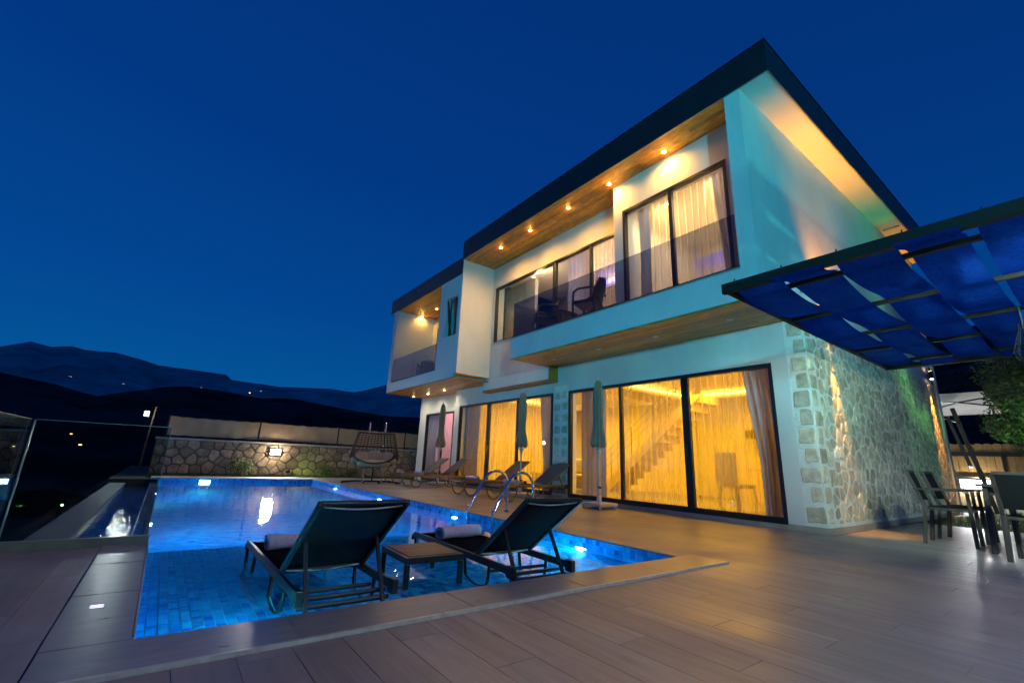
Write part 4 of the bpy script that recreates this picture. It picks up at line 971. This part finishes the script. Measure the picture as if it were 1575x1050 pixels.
MB().tube([(0, 0, .44), (0, .1, .05)], .018, 6).build('strut', M['blackmetal'], SWG)
MB().tube([(-.8, -.25, .03), (-.5, .5, .03), (.5, .6, .03), (.8, -.2, .03)], .026, 8).tube([(-.28, .6, .03), (-.2, -.5, .03)], .024, 8).tube([(.28, .6, .03), (.2, -.5, .03)], .024, 8).build('stand_base', M['blackmetal'], SWG, smooth=True)

# ================================================================ BOUNDARY WALL, SCREEN, LAMPS
YW = 17.0
BW = thing('boundary_wall', (4, YW, 0), 'low rubble stone boundary wall with concrete cap beyond the pool', 'wall', world=True)
MB().box(-.2, 15, YW + .03, YW + .33, -.1, 1.0).build('mortar_core', M['darkmortar'], BW)
MB().box(-.22, 15, YW - .01, YW + .36, 1.0, 1.06).build('wall_cap', M['palecoping'], BW, bevel=.005)
rg = random.Random(23)
polys = [p for p in voronoi(10.2, .98, .32, .235, rg, .38)]
build_stones(polys, .022, .04, lambda s, t_, d: (-.2 + s, YW + .03 - d, .02 + t_), BW, M['wallstone'], rg, 300, lambda p: p[0][0])
SC = thing('fabric_screen', (4, YW + .15, 1.06), 'beige fabric privacy screen stretched on dark posts along the boundary wall', 'fence', world=True)
posts = [.0, 2.45, 5.0, 7.6, 10.2]
for a in posts: MB().box(a - .02, a + .02, YW + .12, YW + .16, 1.06, 1.74).build('post', M['blackmetal'], SC)
for a, b in zip(posts, posts[1:]):
    MB().grid(lambda s, t_, a=a, b=b: (a + .025 + (b - a - .05) * s, YW + .115 + .012 * math.sin(s * 14 + t_ * 3) + .008 * math.sin(s * 33), 1.13 + .55 * t_ - .012 * math.sin(PI * s) * t_ + .006 * math.sin(s * 40)), 40, 5).build('screen_panel', M['screen'], SC, smooth=True)
MB().tube([(0, YW + .14, 1.105), (10.2, YW + .14, 1.105)], .014, 6).tube([(0, YW + .14, 1.70), (10.2, YW + .14, 1.70)], .010, 6).build('rail', M['blackmetal'], SC)
def flood(name, loc, face, label, e, size=(.30, .17), col=(.92, .95, 1), spill=0, tilt=0, grp='white flood lamps on walls'):
    T = thing(name, loc, label, 'lamp', grp, rz=math.atan2(-face[0], face[1]) + PI)
    wd, ht = size
    MB().box(-wd / 2 - .015, wd / 2 + .015, .0, .05, -ht / 2 - .015, ht / 2 + .015).build('housing', M['blackmetal'], T, bevel=.004)
    MB().box(-wd / 2, wd / 2, -.006, -.001, -ht / 2, ht / 2).build('lens', M['lampwhite'] if wd > .2 else M['lampsmall'], T)
    light('flood_beam', 'AREA', (0, -.02, 0), (0, -1, -.25 + tilt), e, col, wd, parent=T, sizey=ht)
    if spill: light('flood_spill', 'POINT', (0, -.16, 0), (0, 0, -1), spill, (1, .80, .52), .02, parent=T)
    return T
flood('flood_lamp', (3.0, YW - .08, .76), (0, -1), 'bright white flood lamp on the stone boundary wall', 90, spill=26)
LPP = thing('lamp_post', (-.44, YW + .2, 0), 'thin leaning wooden post at the left end of the boundary wall', 'post')
MB().tube([(0, 0, -.1), (.03, 0, 1.0), (.07, 0, 1.93)], .024, 8).build('pole', M['bark'], LPP)
flood('flood_lamp', (-.56, YW + .12, 1.70), (-.1, -1), 'small white flood lamp fixed to the leaning post', 22, (.11, .14), spill=10)
# grass strip and shrubs
def grass(name, x0, x1, y0, y1, z, n, h, lab, seed):
    rg = random.Random(seed); mb = MB()
    for _ in range(n):
        x, y = rg.uniform(x0, x1), rg.uniform(y0, y1); a = rg.uniform(0, 2 * PI); hh = h * rg.uniform(.5, 1.2); c_, s_ = math.cos(a) * .006, math.sin(a) * .006
        lx, ly = rg.uniform(-.4, .4) * hh, rg.uniform(-.4, .4) * hh
        mb.add([(x - c_, y - s_, z), (x + c_, y + s_, z), (x + lx, y + ly, z + hh)], [(0, 1, 2)])
    return tag(mb.build(name, M['grass']), lab, 'grass', kind='stuff')
grass('grass_strip', -.2, 10, 16.12, 17.0, -.05, 9000, .09, 'green grass strip at the foot of the boundary wall', 3)
def leafball(mb, c, r, n, ls, rg, flat=1.0):
    for _ in range(n):
        while True:
            d = Vector((rg.uniform(-1, 1), rg.uniform(-1, 1), rg.uniform(-1, 1)))
            if d.length < 1: break
        d = d.normalized() * (d.length ** .5)
        p = Vector(c) + Vector((d.x * r, d.y * r, d.z * r * flat))
        a = Vector((rg.uniform(-1, 1), rg.uniform(-1, 1), rg.uniform(-.6, 1))).normalized(); b = a.cross(Vector((rg.uniform(-1, 1), rg.uniform(-1, 1), rg.uniform(-1, 1)))).normalized()
        L_ = ls * rg.uniform(.6, 1.4); mb.add([p, p + a * L_ * .5 + b * L_ * .18, p + a * L_, p + a * L_ * .5 - b * L_ * .18], [(0, 1, 2, 3)])
def shrub(loc, r, label, n=500, m='shrubleaf'):
    rg = random.Random(int(loc[0] * 97)); T = thing('shrub', loc, label, 'shrub', 'shrubs along the boundary wall')
    mb = MB()
    for k in range(7): leafball(mb, (rg.uniform(-.6, .6) * r, rg.uniform(-.2, .2) * r, r * rg.uniform(.3, 1.0)), r * .5, n // 7, .07, rg)
    mb.build('foliage', M[m], T)
    st_ = MB()
    for k in range(5): st_.tube([(0, 0, -.04), (rg.uniform(-.4, .4) * r, rg.uniform(-.2, .2) * r, r * .8)], [.012, .004], 5)
    st_.build('stem', M['bark'], T)
shrub((2.1, 16.72, -.04), .42, 'rounded green shrub left of the flood lamp', 700)
shrub((4.75, 16.75, -.04), .34, 'low green shrub left of the swing seat', 500)
shrub((5.55, 16.75, -.04), .26, 'small shrub at the wall behind the swing seat', 300)
# trees beyond the screen
def tree(loc, h, r, label, n=1800, m='darkleaf', ls=.16, grp='dark trees beyond the boundary wall', trunk=.10, seed=None, blobs=16):
    rg = random.Random(seed or int(loc[0] * 31 + loc[1])); T = thing('tree', loc, label, 'tree', grp)
    tk = MB().tube([(0, 0, 0), (.06, .03, h * .3), (-.03, .0, h * .6)], [trunk, trunk * .8, trunk * .5], 8)
    mb = MB()
    for k in range(blobs):
        a = rg.uniform(0, 2 * PI); q = rg.uniform(0, .8) * r; c = (q * math.cos(a), q * math.sin(a), h * .45 + rg.uniform(0, .48) * h)
        tk.tube([(0, 0, h * .35), (c[0] * .6, c[1] * .6, h * .35 + (c[2] - h * .35) * .7), c], [trunk * .4, trunk * .2, .01], 5)
        leafball(mb, c, r * rg.uniform(.28, .5), n // blobs, ls, rg, .8)
    tk.build('trunk', M['bark'], T, smooth=True); mb.build('crown', M[m], T)
    return T
for k, (x, y, h, r, lb) in enumerate(((8.2, 24, 3.0, 1.5, 'dark bushy tree behind the swing seat'), (10.5, 23, 3.0, 1.3, 'dark round tree close to the left corner of the villa'), (13.3, 25, 4.2, 1.6, 'dark tree half hidden by the villa corner'),
                                      (6.0, 26, 2.5, 1.2, 'low dark tree beyond the fabric screen'), (3.0, 28, 2.4, 1.3, 'faint low tree far beyond the screen'))):
    tree((x, y, -.5), h, r, lb)
# rock bank beside them
rk = MB(); rg = random.Random(8)
for k in range(9):
    x, y = 8.2 + k * .7, 20.5 + rg.uniform(-.4, .4); s_ = rg.uniform(.35, .6)
    rk.add([(x + s_ * v[0] * rg.uniform(.7, 1.2), y + s_ * v[1] * rg.uniform(.7, 1.2), .1 + 1.35 * s_ * (1 + v[2]) * rg.uniform(.8, 1.1)) for v in ((-1, -1, -1), (1, -1, -1), (1, 1, -1), (-1, 1, -1), (-.7, -.6, .5), (.7, -.6, .3), (.6, .6, .6), (-.6, .7, .4), (0, 0, 1))],
           [(0, 3, 2, 1), (0, 1, 5, 4), (1, 2, 6, 5), (2, 3, 7, 6), (3, 0, 4, 7), (4, 5, 8), (5, 6, 8), (6, 7, 8), (7, 4, 8)])
tag(rk.build('rock_bank', mat('pale_rock', (.22, .18, .19), .95, bump=.8, scale=3)), kind='structure')

# ================================================================ LEFT GLASS BALUSTRADE
GB = thing('glass_fence', (-.4, 4.93, 0), 'frameless glass balustrade on a low curb at the left edge of the deck', 'glass fence', world=True)
MB().box(-.86, PX0 + .0, 4.90, 4.96, -.3, .065).build('curb', mat('curb_stone', (.20, .22, .17), .5), GB)
MB().box(-.86, -.80, -3.5, 4.898, -.3, .065).build('curb', M['plinth'], GB)
MB().box(-.80, .03, 4.925, 4.937, .065, .925).build('glass_panel', M['clear'], GB)
for a, b in ((3.2, 4.915), (1.4, 3.17), (-.4, 1.37), (-2.2, -.43)): MB().box(-.836, -.824, a, b, .065, .925).build('glass_panel', M['clear'], GB)
eg = mat('glass_edge_green', (.22, .34, .30), .2, var=.05)
MB().box(-.80, .03, 4.924, 4.938, .925, .931).box(-.837, -.823, -2.2, 4.915, .925, .931).box(.03, .034, 4.924, 4.938, .065, .931).box(-.812, -.802, 4.924, 4.938, .065, .925).build('glass_edge', eg, GB)

# ================================================================ RIGHT GARDEN
grass('lawn', 11.02, 18.9, -3, 2.4, -.05, 14000, .07, 'dark lawn patch beside the stone wall', 5)
GW = thing('garden_wall', (19, 1, 0), 'low pale stone garden wall behind the outdoor dining set', 'wall', world=True)
MB().box(19.0, 19.3, -6, 6, -.1, .82).build('mortar_core', M['mortar'], GW); MB().box(18.97, 19.33, -6, 6, .82, .87).build('wall_cap', M['palecoping'], GW)
rg = random.Random(31)
build_stones(voronoi(5.2, .8, .34, .26, rg, .36), .02, .03, lambda s, t_, d: (19.0 - d, 3.9 - s, .01 + t_), GW, M['stone'], rg, 80, lambda p: p[0][0])
BF = thing('board_fence', (19.15, 1, .87), 'scalloped pale board fence on the garden wall at the right', 'fence', world=True)
y = 5.0
while y > -3.5:
    mb = MB(); n = 5; v = []
    for k in range(n + 1):
        s_ = k / n; yy = y - s_ * .19; zz = 1.79 + .035 * math.sin(PI * s_)
        v += [(19.12, yy, .87), (19.12, yy, zz), (19.145, yy, .87), (19.145, yy, zz)]
    f = []
    for k in range(n):
        a = k * 4; f += [(a, a + 4, a + 5, a + 1), (a + 2, a + 3, a + 7, a + 6), (a + 1, a + 5, a + 7, a + 3)]
    f += [(0, 1, 3, 2), (n * 4, n * 4 + 2, n * 4 + 3, n * 4 + 1)]
    mb.add(v, f).build('board', M['bamboo'], BF); y -= .196
MB().box(19.09, 19.118, -3.5, 5.0, 1.58, 1.46).build('rail', M['blackmetal'], BF)
for y in (3.6, 2.1, .6): MB().box(19.08, 19.118, y - .02, y + .02, .87, 1.58).build('post', M['blackmetal'], BF)
flood('flood_lamp', (18.9, 2.74, .66), (-1, -.12), 'bright white flood lamp on the garden wall behind the dining chairs', 230, (.62, .24), spill=40, grp='white flood lamps on walls')
# white cantilever parasol
WP = thing('white_parasol', (16.6, 2.12, 0), 'open white canvas parasol on a dark leaning post beyond the villa corner', 'parasol')
MB().beam((0, 0, 0), (.0, .42, 2.6), .09, .09).beam((.0, .30, 1.1), (0, .56, 2.4), .07, .07).build('post', M['blackmetal'], WP)
MB().grid(lambda a, b: (-1.5 + 3.2 * a, 1.9 - 3.2 * b, 2.80 - .22 * a + .10 * (1 - max(abs(2 * a - 1), abs(2 * b - 1)))), 12, 12).build('canopy', M['whitecanvas'], WP)
rb = MB()
for a, b in ((-1.5, 1.9), (1.7, 1.9), (-1.5, -1.3), (1.7, -1.3)): rb.tube([(.1, .3, 2.76), (a, b, 2.78 - .07 * (a + 1.5))], .016, 5)
rb.tube([(0, .3, 2.2), (-.9, .9, 2.45)], .018, 5).build('rib', M['blackmetal'], WP)
# olive tree
OT = tree((12.9, .55, -.05), 3.3, .95, 'silvery olive tree at the right edge lit warm and green', 26000, 'leaf', .075, 'garden trees', .12, 77, 46)
tree((26.5, 2.0, -.05), 6.0, 2.4, 'dark tree behind the board fence at the right', 5000, 'darkleaf', .16, 'dark trees behind the board fence', .15, 5)
tree((25, 5.4, -.05), 6.4, 2.6, 'dark tree behind the white parasol', 5000, 'darkleaf', .16, 'dark trees behind the board fence', .15, 6)

# outdoor dining set
def make_chair(label, loc, rz):
    T = thing('outdoor_chair', loc, label, 'chair', 'outdoor dining chairs', rz)      # faces +y
    W_ = M['tablewood']
    for s_ in (-1, 1):
        MB().beam((s_ * .23, .20, 0), (s_ * .22, .20, .42), .04, .035).build('leg', W_, T, bevel=.004)
        MB().beam((s_ * .23, -.26, 0), (s_ * .22, -.20, .43), .04, .04).beam((s_ * .22, -.20, .43), (s_ * .22, -.32, .84), .035, .035).build('rear_leg', W_, T, bevel=.004)
        MB().beam((s_ * .22, .20, .42), (s_ * .23, .20, .62), .035, .03).beam((s_ * .23, .22, .635), (s_ * .23, -.28, .635), .05, .022).build('armrest', W_, T, bevel=.004)
    MB().box(-.22, .22, -.19, .22, .395, .425).build('seat_frame', W_, T, bevel=.004)
    MB().grid(lambda a, b: (-.205 + .41 * a, -.18 + .4 * b, .432 - .012 * math.sin(PI * a)), 6, 4).build('seat', M['pergolasteel'], T, solid=.006)
    MB().grid(lambda a, b: (-.20 + .40 * a, -.225 - .095 * b - .012 * math.sin(PI * a), .50 + .33 * b), 6, 4).build('backrest', M['pergolasteel'], T, solid=.006)
    MB().beam((-.22, -.325, .845), (.22, -.325, .845), .03, .035).build('top_rail', W_, T, bevel=.004)
    return T
c1 = make_chair('dark outdoor chair nearest the stone wall, first of the two side by side', (7.92, 1.42, 0), PI + .05)
copy_thing(c1, (8.62, 1.40, 0), PI - .04, 'dark outdoor chair farther from the camera, second of the two side by side')
copy_thing(c1, (7.12, .62, 0), -PI / 2 - .05, 'dark outdoor chair at the head of the table, cut by the right edge')
DT = thing('outdoor_table', (8.3, .62, 0), 'grey brown wooden outdoor dining table at the right edge', 'table')
MB().box(-.92, 1.0, -.46, .46, .70, .735).build('table_top', M['tablewood'], DT, bevel=.006)
MB().box(-.82, .9, -.38, -.35, .62, .70).box(-.82, .9, .35, .38, .62, .70).build('apron', M['tablewood'], DT)
for sx, sy in ((-.84, .42), (-.84, -.42), (.9, .42), (.9, -.42)): MB().beam((sx, sy, 0), (sx, sy * .93, .70), .09, .045).build('leg', M['tablewood'], DT, bevel=.004)

# balcony chairs
def make_bchair(label, loc, rz):
    T = thing('balcony_chair', loc, label, 'chair', 'black rattan look chairs on the balconies', rz)
    m_ = M['blackplastic']
    MB().box(-.25, .25, -.22, .24, .36, .43).build('seat', m_, T, bevel=.015)
    MB().grid(lambda a, b: ((a - .5) * (.50 - .1 * b * b), -.22 - .12 * b + .05 * (2 * a - 1) ** 2, .43 + .47 * b - .05 * (2 * a - 1) ** 2 * b), 8, 6).build('backrest', m_, T, smooth=True, solid=.035)
    for s_ in (-1, 1):
        MB().tube([(s_ * .26, .22, 0), (s_ * .27, .22, .40), (s_ * .28, .20, .60), (s_ * .28, .10, .655), (s_ * .28, -.2, .65), (s_ * .24, -.27, .62)], .024, 8).build('armrest', m_, T, smooth=True)
        MB().tube([(s_ * .24, -.26, 0), (s_ * .24, -.2, .4)], .02, 6).build('leg', m_, T)
    return T
ZB = ZS1 + .056
b1 = make_bchair('black armchair in silhouette on the main balcony before the lit sheer curtain', (6.32, 5.98, ZB), math.radians(20))
copy_thing(b1, (6.35, 7.35, ZB), math.radians(60), 'black armchair behind the dark glass at the left end of the main balcony')
copy_thing(b1, (6.6, 13.7, 3.15), math.radians(150), 'black chair at the left on the small upper left balcony')
copy_thing(b1, (6.6, 12.3, 3.15), math.radians(100), 'black armchair at the right on the small upper left balcony')
BTb = thing('balcony_table', (6.4, 6.85, ZB), 'low black table beside the armchair on the main balcony', 'table')
MB().box(-.25, .25, -.25, .25, .40, .43).build('table_top', M['blackplastic'], BTb, bevel=.01)
for a in (-1, 1):
    for b in (-1, 1): MB().tube([(a * .2, b * .2, 0), (a * .2, b * .2, .4)], .02, 6).build('leg', M['blackplastic'], BTb)

# indoor furniture seen through the curtains
IT = thing('indoor_table', (9.2, 3.9, .06), 'round silver dining table behind the sheer curtain', 'table')
MB().lathe([(.52, .72), (.55, .735), (.55, .75), (.52, .76)], 28).build('table_top', M['silver'], IT); MB().lathe([(.25, 0), (.2, .03), (.06, .1), (.05, .5), (.12, .72)], 16).build('pedestal', M['silver'], IT)
def ichair(label, loc, rz):
    T = thing('indoor_chair', loc, label, 'chair', 'upholstered chairs round the indoor table', rz)
    MB().box(-.22, .22, -.22, .22, .40, .48).build('seat', M['drape'], T, bevel=.02); MB().box(-.22, .22, -.27, -.21, .48, 1.02).build('backrest', M['drape'], T, bevel=.02)
    for a in (-1, 1):
        for b in (-1, 1): MB().tube([(a * .19, b * .19, .4), (a * .21, b * .22, .2), (a * .19, b * .2, 0)], .022, 6).build('leg', M['silver'], T)
    return T
i1 = ichair('grey upholstered chair nearest the right drape indoors', (8.75, 3.35, .06), -.5)
copy_thing(i1, (8.45, 4.35, .06), -1.8, 'grey upholstered chair by the mullion indoors'); copy_thing(i1, (9.9, 3.7, .06), 1.6, 'grey upholstered chair at the back of the indoor table')
MR = thing('tall_cabinet', (11.8, 4.1, .06), 'tall pale cabinet with dark frame at the back of the living room', 'cabinet')
MB().box(-.15, .15, -.45, .45, 0, 1.95).build('body', M['stair'], MR); MB().box(-.17, -.152, -.47, .47, 1.9, 1.98).box(-.17, -.152, -.47, -.42, 0, 1.9).box(-.17, -.152, .42, .47, 0, 1.9).build('trim', M['bronze'], MR)
SF = thing('sofa', (9.2, 9.6, .06), 'beige sofa behind the middle pool door curtains', 'sofa')
MB().box(-.45, .45, -1.1, 1.1, .1, .45).build('seat', M['cushion'], SF, bevel=.05); MB().box(.25, .5, -1.1, 1.1, .45, .85).build('backrest', M['cushion'], SF, bevel=.05)

# ================================================================ FAR VILLAGE LIGHTS
def far_house(p, s_, label, lit):
    T = thing('village_house', p, label, 'house', 'lit houses on the dark slopes')
    MB().box(-s_, s_, -s_, s_, -s_ * .5, s_ * .8).build('wall', M['plaster_in'], T)
    MB().add([(-s_ * 1.1, -s_ * 1.1, s_ * .8), (s_ * 1.1, -s_ * 1.1, s_ * .8), (s_ * 1.1, s_ * 1.1, s_ * .8), (-s_ * 1.1, s_ * 1.1, s_ * .8), (0, -s_ * 1.1, s_ * 1.4), (0, s_ * 1.1, s_ * 1.4)], [(0, 1, 4), (2, 3, 5), (1, 2, 5, 4), (3, 0, 4, 5)]).build('roof', M['hill'], T)
    a = s_ * 1.02; MB().box(-s_ * .8, s_ * .8, -a, -s_, -s_ * .2, s_ * .5).build('window', lit, T)
for (u, v, hit, s_, lb, lt) in ((97, 667, near_hit, .55, 'orange lit house low on the dark hill, left of a close pair', 'winlit'), (128, 670, near_hit, .5, 'orange lit house low on the hill, right of a pair', 'winlit'), (145, 687, near_hit, .45, 'lowest orange lit house on the near hill', 'winlit'),
                               (54, 688, near_hit, .25, 'faint orange light by the glass joint on the near hill', 'winlit'), (121, 583, far_hit, 9, 'wide violet cluster on the far mountainside', 'winlitblue'), (136, 582, far_hit, 5, 'small violet light right of the violet cluster', 'winlitblue'),
                               (201, 593, far_hit, 5, 'faint violet light at the foot of the mountain', 'winlitblue'), (315, 597, far_hit, 4, 'dim light above the rounded hill', 'winlitblue'), (387, 606, far_hit, 5, 'orange light right of the rounded hill', 'winlit'), (403, 603, far_hit, 7, 'blue violet building lights on the far slope', 'winlitblue')):
    p = hit(u, v); far_house((p.x, p.y, p.z + s_ * .5), s_, lb, M[lt])

# ================================================================ GARDEN FLOOD LAMPS OUT OF FRAME (coloured ones show on fin and side wall; wall spot and deck fill added)
def ground_spot(loc, tgt, e, col, label, lens, spot=70, size=.06, blend=.7, rad=.043, pole=0):
    T = thing('garden_spotlight', loc, label, 'lamp', 'coloured garden spotlights')
    MB().tube([(0, 0, -pole), (0, 0, .12)], .012 if not pole else .035, 8).build('spike' if not pole else 'pole', M['blackmetal'], T)
    d = (Vector(tgt) - Vector(loc)).normalized(); c = Vector((0, 0, .17))
    MB().tube([c - d * .07, c + d * .05], rad + .006, 14).build('housing', M['blackmetal'], T)
    MB().tube([c + d * .052, c + d * .056], rad, 14).build('lens', lens, T)
    light('garden_beam', 'SPOT', tuple(Vector(c) + d * .07), tuple(Vector(c) + d * 2), e, col, size, spot, blend, parent=T)
ground_spot((2.4, -5.2, 0), (8.0, 2.4, 5.0), 850, (.12, .95, .80), 'teal garden spotlight aimed at the upper side wall', emit('teal_lens', (.1, .95, .8), 8), 50, .05)
PS = thing('added_wall_spot', (4.26, -.36, 2.38), 'added pale spotlight hung from the pergola edge beam, aimed along the stone wall', 'lamp', 'coloured garden spotlights')  # unseen spotlight added to light the stone wall softly
_d = (Vector((10.6, 2.45, 1.3)) - Vector((4.26, -.36, 2.38))).normalized()
MB().tube([-_d * .06, _d * .05], .05, 14).build('housing', M['blackmetal'], PS); MB().tube([_d * .052, _d * .056], .043, 14).build('lens', emit('mint_lens', (.6, 1, .9), 6), PS)
MB().box(-.07, -.05, -.015, .015, .0, .075).build('bracket', M['blackmetal'], PS)
light('added_wall_beam', 'SPOT', tuple(_d * .08), tuple(_d * 2), 950, (.66, .95, .84), .30, 84, 1.0, parent=PS)
ground_spot((-2.2, -6.0, 3.0), (6.4, 4.6, 5.3), 3600, (.06, .72, .92), 'cyan spotlight on a tall pole aimed at the balcony front', emit('cyan_lens', (.07, .66, 1), 8), 46, .05, pole=3.2)
ground_spot((11.6, -.6, 0), (12.9, 2.5, 1.4), 34, (.20, 1, .34), 'green garden spotlight at the foot of the stone wall', emit('green_lens', (.1, 1, .2), 6), 62)
ground_spot((12.2, -.9, 0), (13.0, .6, 2.6), 420, (.22, 1, .16), 'green garden spotlight under the olive tree', emit('green_lens2', (.1, 1, .2), 6), 80)
ground_spot((-.70, 3.4, 0), (-.3, 4.9, .1), 1.2, (.3, 1, .25), 'small green spotlight by the glass fence', emit('green_lens3', (.05, 1, .1), 1.0), 90, size=.008, rad=.014)
ground_spot((3.4, 16.5, 0), (4.8, 17, .3), 14, (.55, 1, .05), 'yellow green spotlight in the grass strip', emit('lime_lens', (.5, 1, .05), 6), 120)
flood('terrace_fill_lamp', (2.6, -3.6, 3.1), (.1, 1), 'added white fill lamp above the terrace behind the viewer', 430, (.4, .2), (.66, .78, 1), tilt=-12, grp='added terrace fill lamps out of view')  # unseen lamp added to fill the deck with neutral light
